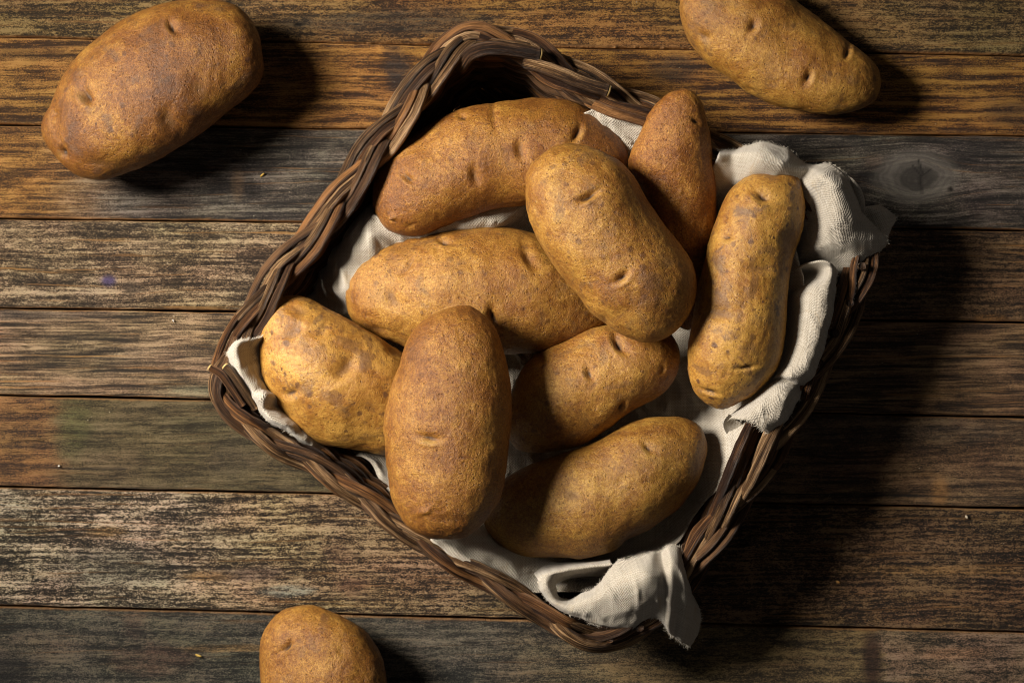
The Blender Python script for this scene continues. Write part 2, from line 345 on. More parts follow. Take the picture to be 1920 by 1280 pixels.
table = bpy.data.objects.new('wooden_tabletop', None); C.objects.link(table); tag(table, kind='structure')
PLANK_LABEL = ['olive brown board above the top edge of the picture', 'rough olive brown board with chipped grain at the top', 'golden orange ridged board second from the top',
    'dark slate grey board with a round knot', 'tan grey rough board with a purple spot', 'fine grained grey brown board', 'board with a rusty orange end and mossy green middle',
    'wide ridged board, chalky white at its left and dark at its right', 'blue grey to ochre board along the bottom', 'plain brown board below the bottom edge']
for i, p in enumerate(PL):
    inner = 0 < i < len(PL) - 1
    sx = 3.6 if inner else 24.0; sy = 2.0 if inner else 12.0
    nx = int(2600 / sx) + 1; yl0, yl1, yr0, yr1 = SEAM_L[i], SEAM_L[i + 1], SEAM_R[i], SEAM_R[i + 1]
    ny = int((yl1 - yl0) / sy)
    gx = np.linspace(-340, 2260, nx)
    gap = 3.2
    vv = np.linspace(0, 1, ny); vv = np.concatenate([[0, 0.002, 0.006, 0.012, 0.02], vv[(vv > 0.024) & (vv < 0.976)], [0.98, 0.988, 0.994, 0.998, 1]])
    X, V_ = np.meshgrid(gx, vv, indexing='ij')
    fx = X / 1920
    y0 = yl0 + (yr0 - yl0) * fx + gap * 0.5 + 1.5 * fbm(X / 170, 0 * X, i * 3.3, 4, 11)
    y1 = yl1 + (yr1 - yl1) * fx - gap * 0.5 + 1.5 * fbm(X / 150, 0 * X, i * 3.3 + 9, 4, 12)
    Y = y0 + (y1 - y0) * V_
    de = np.minimum(Y - y0, y1 - Y)
    gr, gn = p.get('geo', (0.5, 0.8))
    pit = p.get('pitch', 0.095) * 100
    Yw = Y + 12 * fbm(X / 420, Y / 120, i, 2, 21)
    Z = gr * 0.9 * (np.abs(np.sin(np.pi * Yw / pit + 3.0 * pn(X / 260, Y / 60, i, 5))) - 0.6) * (0.6 + 0.8 * sstep(-0.3, 0.4, pn(X / 300, Y / 70, i, 8)))
    Z = Z + gr * 0.6 * fbm(X / 120, Yw / 5.0, i, 3, 31) + gn * 1.0 * fbm(X / 38, Y / 15, i, 4, 41) + 1.2 * fbm(X / 600, Y / 160, i, 2, 51)
    chips = sstep(0.28, 0.5, fbm(X / 26, Y / 9, i, 3, 61)) * gn
    Z = Z - 1.3 * chips
    chipedge = 3.0 + 5.0 * sstep(0.1, 0.6, fbm(X / 60, 0 * X, i + 40, 3, 71))
    Z = Z - 5.0 * np.exp(-(de / chipedge) ** 1.3) * (1.0)
    Z = np.where(de < 0.7, Z - 14, Z)
    crk = np.zeros_like(X)
    for (hx, hy, a, b, dp) in HOLES: crk = np.maximum(crk, np.exp(-(((X - hx) / a)**2 + ((Y - hy) / b)**2) ** 2))
    for (pts, w, dp) in CRACKS: crk = np.maximum(crk, np.exp(-(seg_dist(X, Y, pts) / (w * 1.1))**2))
    for (hx, hy, a, b, dp) in HOLES: Z = Z - dp * np.exp(-(((X - hx) / a)**2 + ((Y - hy) / b)**2) ** 1.5)
    for (pts, w, dp) in CRACKS: Z = Z - dp * np.exp(-(seg_dist(X, Y, pts) / w)**2)
    Z = Z - 2.0 - (3.0 if i % 2 else 0.0) * 0.25
    W = np.stack([(X - 960) * S, (640 - Y) * S, Z * S], -1).reshape(-1, 3)
    nv = len(vv)
    q = grid_faces(nx, nv)[:, ::-1]
    # sides down to the underside
    e0 = np.arange(nx) * nv; e1 = e0 + nv - 1; B = len(W)
    low = np.concatenate([W[e0], W[e1]]).copy(); low[:, 2] = -60 * S
    qs = []
    k = np.arange(nx - 1)
    qs.append(np.stack([e0[k], e0[k + 1], B + k + 1, B + k], -1)); qs.append(np.stack([e1[k + 1], e1[k], B + nx + k, B + nx + k + 1], -1))
    qs.append(np.stack([B + k, B + k + 1, B + nx + k + 1, B + nx + k], -1))
    W2 = np.concatenate([W, low]); q = np.concatenate([q] + qs)
    uvx = np.concatenate([X.ravel(), gx, gx]) / 100; uvy = np.concatenate([Y.ravel(), Y[:, 0], Y[:, -1]]) / 100
    ed = np.concatenate([np.exp(-(de / 6.5)).ravel(), np.ones(2 * nx)])
    me = make_mesh('plank', W2, q, np.stack([uvx, uvy], -1), dict(edge=ed, crack=np.concatenate([crk.ravel(), np.zeros(2 * nx)])))
    kw = {a: p[a] for a in ('ridge', 'rough_amt', 'streak', 'knot', 'orange', 'pitch') if a in p}
    m = plank_mat('weathered_wood', p['z'], p.get('st', ()), seed=p['seed'], **kw)
    o = link('plank', me, m, table, (0, (640 - (yl0 + yl1) / 2) * S, 0)); tag(o, PLANK_LABEL[i])

# a dark board under the joints
nb = NT('underboard'); mb = nb.finish((0.012, 0.007, 0.004), 0.9)
V = np.array([[-1350, -950, -75], [1350, -950, -75], [1350, 950, -75], [-1350, 950, -75], [-1350, -950, -61], [1350, -950, -61], [1350, 950, -61], [-1350, 950, -61]], float) * S
me = make_mesh('underboard', V, [[3, 2, 1, 0], [4, 5, 6, 7], [0, 1, 5, 4], [1, 2, 6, 5], [2, 3, 7, 6], [3, 0, 4, 7]])
link('underboard', me, mb, table)

# ================================================================ potatoes
def potato_mat(name, yellow=0.5, seed=0, spots=0.6, bright=1.0, russet=0.5, tint=(1, 1, 1)):
    bright *= 0.86; clean = max(0.0, min(1.0, (yellow - 0.5) / 0.25))
    n = NT(name); co = n.vscale(n.obj(), 1 / (100 * S), (seed * 5.3, seed * 2.9, seed * 7.7))
    big = n.noise(co, 0.95, 4, 0.6, 0.6); mid = n.noise(co, 3.6, 6, 0.66, 0.5); fine = n.noise(co, 17.0, 5, 0.7, 0.2); gr = n.noise(co, 52.0, 3, 0.65)
    f = n.add(n.add(n.mul(big, 1.0), n.mul(mid, 0.80)), n.mul(fine, 0.90))
    f = n.math('SUBTRACT', f, 1.35 - 0.5)
    f = n.add(f, (yellow - 0.5) * 0.70)
    tint = (tint[0] * 1.0, tint[1] * 1.00, tint[2] * 0.86)
    c = lambda v: tuple(a * b * bright for a, b in zip(v, tint))
    col = n.ramp(f, [c((0.14, 0.050, 0.010)), c((0.27, 0.108, 0.021)), c((0.39, 0.186, 0.038)), c((0.55, 0.305, 0.074))], [0.12, 0.38, 0.58, 0.84])
    # russet netting, reddish flakes
    net = n.noise(co, 7.5, 7, 0.72, 0.4)
    nm = n.mul(n.ss(0.50, 0.64, net), n.ss(0.42, 0.66, n.noise(co, 1.25, 3, 0.5), 0.1, 1.0))
    col = n.mix(n.mul(nm, russet), col, c((0.25, 0.090, 0.020)))
    # grey-violet bruise patches
    br = n.mul(n.ss(0.55, 0.68, n.noise(n.vadd(co, (4.1, 7.7, 1.9)), 2.3, 4, 0.6, 0.6)), spots * 0.75)
    col = n.mix(br, col, c((0.125, 0.070, 0.050)))
    # lenticels
    wco = n.vadd(co, n.vscale(n.noise(co, 6.0, 2, col=True), 0.10))
    v1 = n.voro(wco, 4.6); r1 = n.sep(v1[1])
    sz = n.ss(0.25, 1.0, r1[0], 0.0, 0.36)
    l1 = n.math('SUBTRACT', 1.0, n.math('DIVIDE', v1[0], n.add(sz, 0.004)), clamp=True)
    l1 = n.ss(0.0, 0.55, l1)
    col = n.mix(n.mul(l1, min(1, spots * 0.95)), col, c((0.115, 0.050, 0.028)))
    v2 = n.voro(co, 15.0); r2 = n.sep(v2[1])
    l2 = n.mul(n.ss(0.14, 0.30, v2[0], 1.0, 0.0), n.ss(0.48, 0.55, r2[1]))
    col = n.mix(n.mul(l2, 0.65), col, c((0.13, 0.056, 0.025)))
    v3 = n.voro(n.vadd(co, (3, 1, 8)), 21.0); r3 = n.sep(v3[1])
    l3 = n.mul(n.ss(0.08, 0.22, v3[0], 1.0, 0.0), n.ss(0.72, 0.78, r3[1]))
    col = n.mix(n.mul(l3, 0.55), col, c((0.60, 0.38, 0.17)))
    if clean > 0.2:
        sc_ = n.noise(n.vadd(co, (9.0, 2.0, 6.0)), 1.9, 5, 0.62, 0.9)
        col = n.mix(n.mul(n.ss(0.53, 0.62, sc_), 0.72 * clean), col, n.mix(fine, c((0.13, 0.060, 0.028)), c((0.27, 0.135, 0.055))))
        sc2 = n.noise(n.vadd(co, (1.0, 8.0, 3.0)), 5.5, 4, 0.6, 0.5)
        col = n.mix(n.mul(n.ss(0.60, 0.68, sc2), 0.65 * clean), col, c((0.15, 0.070, 0.040)))
    gm = n.add(n.mul(gr, 0.6), n.mul(n.noise(co, 30.0, 4, 0.7), 0.4))
    col = n.mix(n.ss(0.42, 0.58, gm), n.mix(1.0, col, tuple(v + (1 - v) * 0.55 * clean for v in (0.62, 0.55, 0.50)), 'MULTIPLY'), n.mix(1.0, col, tuple(v - 0.08 * clean for v in (1.20, 1.20, 1.17)), 'MULTIPLY'))
    eye = n.attr('eye')
    col = n.mix(n.ss(0.15, 0.9, n.add(eye, n.mul(n.math('SUBTRACT', mid, 0.5), 0.5)), 0.0, 0.80), col, n.mix(fine, c((0.10, 0.042, 0.016)), c((0.30, 0.145, 0.045))))
    pale = n.attr('pale')
    col = n.mix(n.mul(pale, 0.75), col, c((0.62, 0.40, 0.15)))
    col = n.mix(n.mul(n.ss(0.3, 0.9, n.add(n.attr('pit'), n.mul(n.math('SUBTRACT', fine, 0.5), 0.6))), 0.85), col, (0.030, 0.014, 0.007))
    h = n.add(n.add(n.mul(gm, 0.75), n.mul(fine, 0.50)), n.add(n.mul(net, 0.30), n.mul(mid, 0.5)))
    h = n.math('SUBTRACT', h, n.mul(l2, 0.25)); h = n.add(h, n.mul(l3, 0.35)); h = n.add(h, n.mul(l1, 0.12))
    b = n.bump(h, 0.85 - 0.25 * clean, 0.0010)
    rg = n.ss(0.35, 0.7, fine, 0.52, 0.38)
    m = n.finish(col, rg, b, 0.46)
    return m

def potato(outline, pa, pb, za, zb, k, eyes, label, mat, seed, rest=False, lump=6.0, group='russet potatoes'):
    P = catmull(outline, 1200, True)
    kn = np.hanning(57); kn /= kn.sum(); P = np.stack([np.convolve(np.concatenate([P[-28:, c], P[:, c], P[:28, c]]), kn, 'valid') for c in (0, 1)], -1)
    P = P + (P - P.mean(0)) * 0.006
    ia = np.argmin(np.hypot(P[:, 0] - pa[0], P[:, 1] - pa[1])); ib = np.argmin(np.hypot(P[:, 0] - pb[0], P[:, 1] - pb[1]))
    m = len(P)
    s1 = P[np.arange(ia, ib + (m if ib < ia else 0) + 1) % m]
    s2 = P[np.arange(ib, ia + (m if ia < ib else 0) + 1) % m][::-1]
    N, M = 210, 200
    w = (1 - np.cos(np.pi * np.linspace(0, 1, N))) / 2
    Lp = resample(s1, w * arclen(s1)[-1]); Rp = resample(s2, w * arclen(s2)[-1])
    # even the rungs out so the section does not kink
    mid = (Lp + Rp) / 2; hw = (Rp - Lp) / 2
    wid = np.linalg.norm(hw, axis=1)
    hz = wid * k
    ker = np.hanning(27); ker /= ker.sum()
    a = np.concatenate([np.linspace(-0.12, np.pi + 0.12, 150, endpoint=False), np.linspace(np.pi + 0.12, 2 * np.pi - 0.12, 50, endpoint=False)])
    ca, sa = np.cos(a), np.sin(a)
    zc = za + (zb - za) * w + 5 * pn(w * 3, seed, 1, seed)
    X = mid[:, 0:1] + hw[:, 0:1] * ca; Y = mid[:, 1:2] + hw[:, 1:2] * ca
    Z = zc[:, None] + hz[:, None] * np.sign(sa) * np.abs(sa) ** 0.96
    W = unp(np.stack([X, Y, Z], -1)) / S      # true shape in grid units
    # normals
    du = np.gradient(W, axis=0); du[:2] = du[2]; du[-2:] = du[-3]; dv = np.roll(W, -1, 1) - np.roll(W, 1, 1)
    n = np.cross(du, dv); n /= np.linalg.norm(n, axis=2)[..., None] + 1e-9
    ctr = np.stack([mid[:, 0], mid[:, 1], zc], -1); cw = unp(ctr) / S
    sgn = np.sign(np.sum(n * (W - cw[:, None, :]), axis=2).mean()); n *= sgn
    n[0] = (W[0] - cw[4]) / (np.linalg.norm(W[0] - cw[4], axis=1)[:, None] + 1e-9); n[-1] = (W[-1] - cw[-5]) / (np.linalg.norm(W[-1] - cw[-5], axis=1)[:, None] + 1e-9)
    x, y, z = W[..., 0], W[..., 1], W[..., 2]
    d = lump * pn(x / 95, y / 95, z / 95, seed) + 1.7 * fbm(x / 46, y / 46, z / 46, 3, seed + 5) + 0.5 * fbm(x / 9, y / 9, z / 9, 2, seed + 9)
    eye = np.zeros_like(x); pit = np.zeros_like(x); pale = np.zeros_like(x)
    px, py = proj(W * S)
    top = sstep(-0.15, 0.25, n[..., 2])
    for e in eyes:
        ex, ey, ea, eb, ang, dep = e[:6]; hl = e[6] if len(e) > 6 else 0.25
        c_, s_ = math.cos(math.radians(ang)), math.sin(math.radians(ang))
        bw = max(0.34, 3.4 / eb)
        u = ((px - ex) * c_ + (py - ey) * s_) / ea; v = (-(px - ex) * s_ + (py - ey) * c_) / eb
        v = v + 0.28 * u * u
        r2 = u * u + v * v
        dep = dep * 1.05
        d = d - dep * 1.0 * np.exp(-r2 * 0.9) * top
        d = d - (dep * 0.75 if hl >= 0.2 else 0.0) * np.exp(-((u * 1.3)**2 + ((v) / bw)**2)) * top          # sharp slit in the eye
        d = d + dep * (0.42 if hl >= 0.2 else 0.12) * np.exp(-((u / 1.15)**2 + ((v - 1.35) / 0.55)**2)) * top    # brow ridge
        eye = np.maximum(eye, np.exp(-((u * 1.1)**2 + (v / 0.62)**2)) * top * min(1, 0.35 + dep / 10))
        if hl >= 0.2 and dep > 3: pit = np.maximum(pit, np.exp(-((u * 1.35)**2 + ((v - 0.05) / bw)**2)) * top)
        pale = np.maximum(pale, hl * np.exp(-((u / 0.8)**2 + ((v - 0.95) / 0.45)**2)) * top)
    d[:5] = d[:5].mean(axis=1, keepdims=True); d[-5:] = d[-5:].mean(axis=1, keepdims=True)
    W = W + n * d[..., None]
    if rest: W[..., 2] -= W[..., 2].min() + 3.0
    W = W * S
    V = W.reshape(-1, 3)
    q = grid_faces(N, M, False, True)
    if sgn > 0: pass
    else: q = q[:, ::-1]
    me = make_mesh('potato', V, q, None, dict(eye=eye, pale=pale, pit=pit))
    o = link('potato', me, mat, None, (float(V[:, 0].mean()), float(V[:, 1].mean()), float(V[:, 2].min())))
    tag(o, label, 'potato', group)
    o['zmin'] = float(W[..., 2].min() / S); o['zmax'] = float(W[..., 2].max() / S)
    return W / S

PG = 'russet potatoes in the wicker basket'; TG = 'loose russet potatoes on the planks'
POT = {}
POT['A'] = potato([(78, 240), (84, 217), (97, 198), (107, 167), (123, 133), (150, 97), (187, 66), (233, 34), (277, 14), (330, 2), (383, 0), (430, 8), (462, 30), (480, 62), (487, 97), (492, 127), (483, 157), (460, 182), (430, 206), (400, 233), (350, 267), (300, 297), (265, 315), (233, 324), (200, 335), (167, 334), (140, 326), (110, 300), (90, 277), (80, 257)],
    (95, 260), (480, 80), 108, 112, 0.84,
    [(160, 180, 17, 11, 60, 10, .3), (322, 50, 13, 8, 65, 7, .3), (316, 226, 24, 15, 60, 7, .05), (118, 287, 12, 8, 70, 5), (104, 213, 6, 5, 30, 4, 0), (190, 310, 34, 14, 10, 5, 0), (375, 170, 26, 22, 50, 4, 0)],
    'big loose brown potato lying on the planks at the left, above the basket', potato_mat('potato_skin_a', 0.42, 1, 0.75, 0.78, 0.75, (1, 0.98, 0.94)), 1, rest=True, lump=3.5, group=TG)
POT['B'] = potato([(1279, 5), (1282, 45), (1292, 74), (1310, 97), (1333, 120), (1363, 141), (1393, 163), (1423, 182), (1467, 198), (1513, 211), (1547, 217), (1580, 214), (1613, 204), (1641, 188), (1653, 163), (1648, 133), (1633, 110), (1607, 87), (1580, 65), (1555, 45), (1527, 27), (1497, 8), (1470, -18), (1430, -45), (1380, -62), (1325, -55), (1290, -30)],
    (1285, -20), (1652, 170), 92, 86, 0.84,
    [(1413, 48, 13, 10, -65, 5), (1517, 145, 14, 8, -68, 4.5, .5), (1592, 97, 15, 6, -75, 3.5, .5), (1320, 68, 12, 8, 30, 4, 0), (1405, 168, 10, 4, 25, 3, 0)],
    'long loose golden potato at the top right, beyond the basket', potato_mat('potato_skin_b', 0.60, 2, 0.65, 1.02, 0.5), 2, rest=True, lump=5, group=TG)
POT['L'] = potato([(488, 1222), (493, 1187), (510, 1160), (533, 1143), (567, 1137), (600, 1140), (640, 1157), (680, 1181), (706, 1215), (722, 1250), (727, 1295), (716, 1350), (680, 1395), (620, 1415), (560, 1398), (515, 1350), (490, 1290)],
    (560, 1137), (625, 1415), 100, 100, 0.82,
    [(537, 1213, 17, 6, -48, 7), (640, 1220, 10, 8, 20, 2, 0)],
    'loose potato with one slit eye, cut off by the bottom edge', potato_mat('potato_skin_l', 0.52, 3, 0.45, 0.92, 0.45), 3, rest=True, lump=4, group=TG)
POT['C'] = potato([(700, 362), (706, 333), (720, 309), (740, 283), (763, 260), (797, 240), (827, 223), (867, 203), (907, 193), (950, 189), (1007, 186), (1057, 190), (1100, 206), (1133, 227), (1160, 251), (1173, 279), (1176, 310), (1160, 338), (1125, 352), (1085, 360), (1040, 372), (990, 384), (940, 387), (907, 396), (873, 408), (840, 423), (807, 438), (773, 445), (740, 437), (717, 417), (703, 391)],
    (704, 385), (1174, 312), 168, 160, 0.92,
    [(763, 333, 15, 7, 42, 6), (735, 407, 7, 5, 20, -4, .6), (867, 220, 9, 6, 20, 4), (976, 282, 20, 9, 82, 8, .05), (890, 330, 17, 8, 75, 7, .05), (1083, 250, 18, 8, -65, 5, .4), (925, 215, 26, 6, 85, 4, 0), (770, 425, 8, 5, 0, 3, 0)],
    'bent kidney shaped potato lying below the empty top corner of the basket', potato_mat('potato_skin_c', 0.44, 4, 0.35, 0.92, 0.85, (1, 0.97, 0.9)), 4, lump=5, group=PG)
POT['G'] = potato([(652, 545), (658, 518), (673, 496), (700, 473), (737, 456), (780, 443), (827, 433), (873, 427), (923, 426), (973, 433), (1015, 444), (1065, 475), (1110, 520), (1145, 570), (1140, 605), (1105, 630), (1060, 648), (1010, 659), (960, 663), (900, 668), (840, 672), (790, 662), (750, 647), (717, 637), (683, 620), (665, 600), (655, 575)],
    (652, 552), (1146, 588), 142, 132, 0.88,
    [(735, 560, 22, 15, 60, 7, .1), (832, 452, 13, 8, 25, 6), (992, 482, 24, 10, 65, 8, .05), (925, 598, 20, 10, 70, 8), (766, 498, 22, 4, -55, 5, .05), (706, 622, 20, 9, 10, 5, 0), (820, 470, 16, 3, 80, 3, 0)],
    'long pale potato lying crosswise, just below the kidney shaped one', potato_mat('potato_skin_g', 0.58, 5, 0.55, 0.92, 0.6), 5, lump=6, group=PG)
POT['E'] = potato([(1280, 167), (1300, 173), (1316, 192), (1323, 217), (1332, 260), (1338, 317), (1343, 360), (1343, 405), (1338, 450), (1330, 500), (1322, 550), (1310, 595), (1290, 616), (1264, 600), (1240, 540), (1222, 470), (1205, 400), (1190, 345), (1178, 309), (1187, 279), (1200, 252), (1213, 223), (1228, 199), (1255, 175)],
    (1278, 167), (1292, 616), 255, 120, 0.84,
    [(1305, 228, 9, 5, 30, 3), (1240, 300, 16, 10, 70, 2, .1), (1276, 360, 5, 4, 0, -2, .5)],
    'smooth reddish potato with its pointed end over the upper right basket rim', potato_mat('potato_skin_e', 0.50, 6, 0.25, 0.93, 0.55, (1, 0.90, 0.86)), 6, lump=4, group=PG)
POT['F'] = potato([(1460, 318), (1435, 321), (1410, 328), (1385, 343), (1366, 362), (1355, 383), (1345, 410), (1335, 438), (1328, 465), (1320, 505), (1308, 550), (1299, 594), (1292, 635), (1290, 677), (1295, 717), (1310, 744), (1330, 761), (1350, 768), (1373, 761), (1403, 744), (1433, 719), (1457, 690), (1468, 658), (1474, 620), (1477, 577), (1478, 540), (1484, 500), (1494, 467), (1505, 432), (1509, 395), (1506, 362), (1499, 338), (1484, 323)],
    (1474, 320), (1345, 768), 226, 205, 0.98,
    [(1430, 368, 20, 13, 30, 5), (1420, 503, 32, 10, 6, 5, .1), (1352, 588, 32, 15, 12, 7, .05), (1400, 690, 22, 4, -10, 3), (1330, 735, 22, 5, 15, 3), (1362, 445, 13, 10, 0, 3, .6), (1480, 450, 20, 14, 80, 4, 0), (1360, 505, 9, 8, 0, 3, 0)],
    'slim wavy yellow potato leaning on the cloth at the right side of the basket', potato_mat('potato_skin_f', 0.74, 7, 0.95, 1.0, 0.35), 7, lump=4, group=PG)
POT['I'] = potato([(484, 628), (486, 603), (493, 585), (508, 569), (530, 557), (555, 554), (577, 558), (600, 569), (625, 584), (655, 600), (685, 619), (722, 640), (755, 660), (785, 700), (800, 745), (795, 790), (770, 835), (722, 851), (685, 842), (642, 838), (610, 833), (585, 821), (560, 805), (540, 785), (515, 755), (500, 730), (488, 700), (484, 662)],
    (500, 577), (795, 790), 205, 150, 0.82,
    [(648, 690, 32, 16, -48, 9, .1), (545, 622, 22, 13, -35, 6, .1), (602, 622, 14, 9, -30, 4, .1), (545, 737, 18, 12, -20, 4), (560, 580, 24, 14, 20, 5, 0), (508, 632, 8, 8, 0, 2, 0), (740, 655, 20, 14, 40, 6, 0)],
    'knobbly yellow potato with a deep central dent, in the left corner of the basket', potato_mat('potato_skin_i', 0.72, 8, 0.85, 0.95, 0.5), 8, lump=4.5, group=PG)
POT['J'] = potato([(948, 790), (950, 755), (966, 718), (984, 691), (1003, 667), (1033, 648), (1067, 633), (1107, 620), (1145, 611), (1195, 604), (1240, 612), (1268, 640), (1275, 670), (1267, 704), (1240, 737), (1207, 760), (1173, 780), (1140, 803), (1107, 823), (1067, 840), (1023, 850), (990, 848), (962, 835)],
    (950, 815), (1275, 672), 150, 160, 0.88,
    [(1160, 645, 20, 10, 60, 8, .45), (1105, 700, 14, 9, 70, 4), (1166, 765, 12, 6, -60, 5), (1243, 693, 7, 4, -75, 4, 0), (1015, 668, 16, 12, -60, 4, 0)],
    'half shaded potato just right of the smooth oval one', potato_mat('potato_skin_j', 0.58, 9, 0.6, 0.92, 0.5), 9, lump=5, group=PG)
POT['K'] = potato([(906, 965), (920, 925), (948, 898), (985, 878), (1040, 854), (1083, 839), (1110, 830), (1140, 813), (1173, 797), (1207, 787), (1240, 782), (1280, 784), (1308, 796), (1322, 815), (1328, 840), (1321, 872), (1300, 915), (1270, 955), (1230, 985), (1185, 1010), (1150, 1031), (1100, 1043), (1050, 1045), (1000, 1042), (960, 1030), (925, 1008)],
    (907, 970), (1323, 820), 160, 165, 0.90,
    [(1215, 840, 12, 8, 45, 4, .6), (1070, 928, 26, 20, 20, 4, .05), (1185, 1012, 14, 7, -30, 5, 0), (1160, 905, 10, 6, 0, 2, 0)],
    'smooth olive brown potato lowest in the basket, beside the bottom flap of cloth', potato_mat('potato_skin_k', 0.56, 10, 0.25, 0.84, 0.45, (0.96, 1.0, 0.95)), 10, lump=5, group=PG)
POT['D'] = potato([(983, 350), (987, 327), (1000, 306), (1023, 286), (1057, 273), (1097, 274), (1133, 286), (1163, 303), (1187, 330), (1205, 360), (1227, 393), (1249, 423), (1275, 455), (1295, 490), (1304, 530), (1298, 573), (1281, 605), (1255, 627), (1220, 640), (1188, 637), (1160, 624), (1133, 603), (1105, 583), (1067, 533), (1040, 497), (1017, 460), (997, 420), (985, 383)],
    (1015, 290), (1262, 622), 284, 276, 0.93,
    [(1104, 368, 24, 7, -28, 7, .3), (1166, 521, 18, 8, -40, 7, .5), (1030, 500, 10, 5, 60, 3, 0), (1135, 600, 10, 5, 45, 3, 0), (1120, 460, 26, 14, 20, 2, 0), (1035, 350, 18, 14, 0, -3, .1)],
    'big golden potato with a slit eye on top of the heap, right of centre', potato_mat('potato_skin_d', 0.60, 11, 0.6, 0.93, 0.6), 11, lump=5, group=PG)
POT['H'] = potato([(868, 573), (833, 580), (800, 597), (774, 624), (757, 655), (747, 690), (733, 727), (723, 765), (720, 795), (725, 835), (728, 877), (733, 920), (747, 957), (768, 988), (800, 1004), (838, 1009), (870, 1005), (900, 987), (930, 950), (945, 910), (950, 870), (955, 815), (960, 767), (957, 718), (950, 680), (940, 650), (929, 620), (908, 592), (888, 578)],
    (862, 573), (836, 1009), 285, 302, 0.84,
    [(806, 822, 22, 8, 10, 6, .9), (798, 958, 13, 6, -20, -5, 0), (850, 975, 20, 10, 0, 2, 0)],
    'smooth oval potato on top of the heap, reaching over the lower left rim', potato_mat('potato_skin_h', 0.50, 12, 0.22, 0.86, 0.65, (1, 0.98, 0.95)), 12, lump=3.5, group=PG)

# ================================================================ wicker basket
def twig_mat(name, dark, mid, light, spec=0.32, rough=0.52):
    n = NT(name); u, v, _ = n.sep(n.uv()); r = n.objrand()
    a = n.mul(v, 6.28318); cx = n.math('COSINE', a); sx = n.math('SINE', a)
    off = n.mul(r, 37.0)
    st = n.noise(n.comb(n.add(n.mul(u, 0.8), off), n.mul(cx, 4.6), n.mul(sx, 4.6)), 1.0, 5, 0.68)
    st2 = n.noise(n.comb(n.add(n.mul(u, 1.6), off), n.mul(cx, 10.0), n.mul(sx, 10.0)), 1.0, 3, 0.6)
    low = n.noise(n.comb(n.add(n.mul(u, 0.9), off), cx, n.add(sx, off)), 0.8, 4, 0.6)
    sp = n.noise(n.comb(n.add(n.mul(u, 9.0), off), n.mul(cx, 4.0), n.mul(sx, 4.0)), 2.0, 4, 0.65)
    f = n.add(n.add(n.mul(st, 0.75), n.mul(st2, 0.65)), n.add(n.mul(low, 1.1), n.mul(sp, 0.3)))
    f = n.add(n.mul(n.math('SUBTRACT', f, 1.40), 2.0), n.add(0.40, n.mul(n.math('SUBTRACT', r, 0.5), 0.45)))
    col = n.ramp(f, [dark, mid, light, tuple(min(1, x * 1.5) for x in light)], [0.05, 0.38, 0.68, 1.0])
    pm = n.ss(0.56, 0.68, n.noise(n.comb(n.add(n.mul(u, 1.2), off), cx, sx), 1.3, 4, 0.6))
    col = n.mix(n.mul(pm, 0.7), col, n.mix(sp, (0.024, 0.010, 0.005), (0.105, 0.047, 0.024)))
    h = n.add(n.add(n.mul(st, 1.0), n.mul(st2, 0.8)), n.mul(sp, 0.25))
    return n.finish(col, rough, n.bump(h, 1.0, 0.0022), spec)

T_RED = twig_mat('willow_bark_reddish', (0.022, 0.008, 0.003), (0.12, 0.050, 0.016), (0.28, 0.13, 0.045))
T_GREY = twig_mat('willow_bark_greyed', (0.026, 0.011, 0.004), (0.15, 0.078, 0.031), (0.42, 0.26, 0.13))
T_DARK = twig_mat('willow_bark_dark', (0.014, 0.006, 0.003), (0.062, 0.028, 0.011), (0.15, 0.078, 0.036))
ncut = NT('cut_wood'); M_CUT = ncut.finish(ncut.mix(ncut.noise(ncut.obj(), 900, 4), (0.20, 0.12, 0.04), (0.55, 0.40, 0.17)), 0.8, None, 0.3)

def tube(name, pts, rad, mat, parent, sides=12, closed=False, seed=0, label=None, gnarl=0.17):
    P = np.asarray(pts, float); n = len(P)
    if closed: T = np.roll(P, -1, 0) - np.roll(P, 1, 0)
    else: T = np.gradient(P, axis=0)
    T /= np.linalg.norm(T, axis=1)[:, None] + 1e-9
    up = np.array([0, 0, 1.0])
    if np.abs(T[:, 2]).mean() > 0.8: up = np.array([1.0, 0.2, 0])
    A = np.cross(T, up); A /= np.linalg.norm(A, axis=1)[:, None] + 1e-9; B = np.cross(A, T)
    a = np.linspace(0, 2 * np.pi, sides, endpoint=False)
    L = arclen(P)
    rad = np.broadcast_to(np.asarray(rad, float), (n,))
    aa, ll = np.meshgrid(a, L)
    R = rad[:, None] * (1 + gnarl * pn(np.cos(aa) * 1.6 + seed, np.sin(aa) * 1.6, ll / 140, seed % 50) + 0.6 * gnarl * pn(ll / 16, np.cos(aa), np.sin(aa), (seed + 9) % 50))
    V = P[:, None, :] + R[..., None] * (np.cos(aa)[..., None] * A[:, None, :] + np.sin(aa)[..., None] * B[:, None, :])
    uv = np.stack([ll / 100, aa / (2 * np.pi)], -1)
    V = V.reshape(-1, 3); q = grid_faces(n, sides, closed, True)
    uvf = uv.reshape(-1, 2); tr = None
    if not closed:
        V = np.vstack([V, P[0] - T[0] * rad[0] * 0.35, P[-1] + T[-1] * rad[-1] * 0.35]); uvf = np.vstack([uvf, [0, 0], [L[-1] / 100, 0]])
        k = np.arange(sides); k2 = (k + 1) % sides; b = (n - 1) * sides
        tr = np.concatenate([np.stack([np.full(sides, n * sides), k2, k], -1), np.stack([np.full(sides, n * sides + 1), b + k, b + k2], -1)])
    me = make_mesh(name, V * S, q, uvf, None, tr)
    o = link(name, me, mat, parent, tuple(float(c) for c in (V.mean(0) * S)))
    if label: o['label'] = label
    return o

basket = bpy.data.objects.new('wicker_basket', None); C.objects.link(basket)
tag(basket, 'square dark brown willow basket with a plaited rim, heaped with potatoes', 'basket')

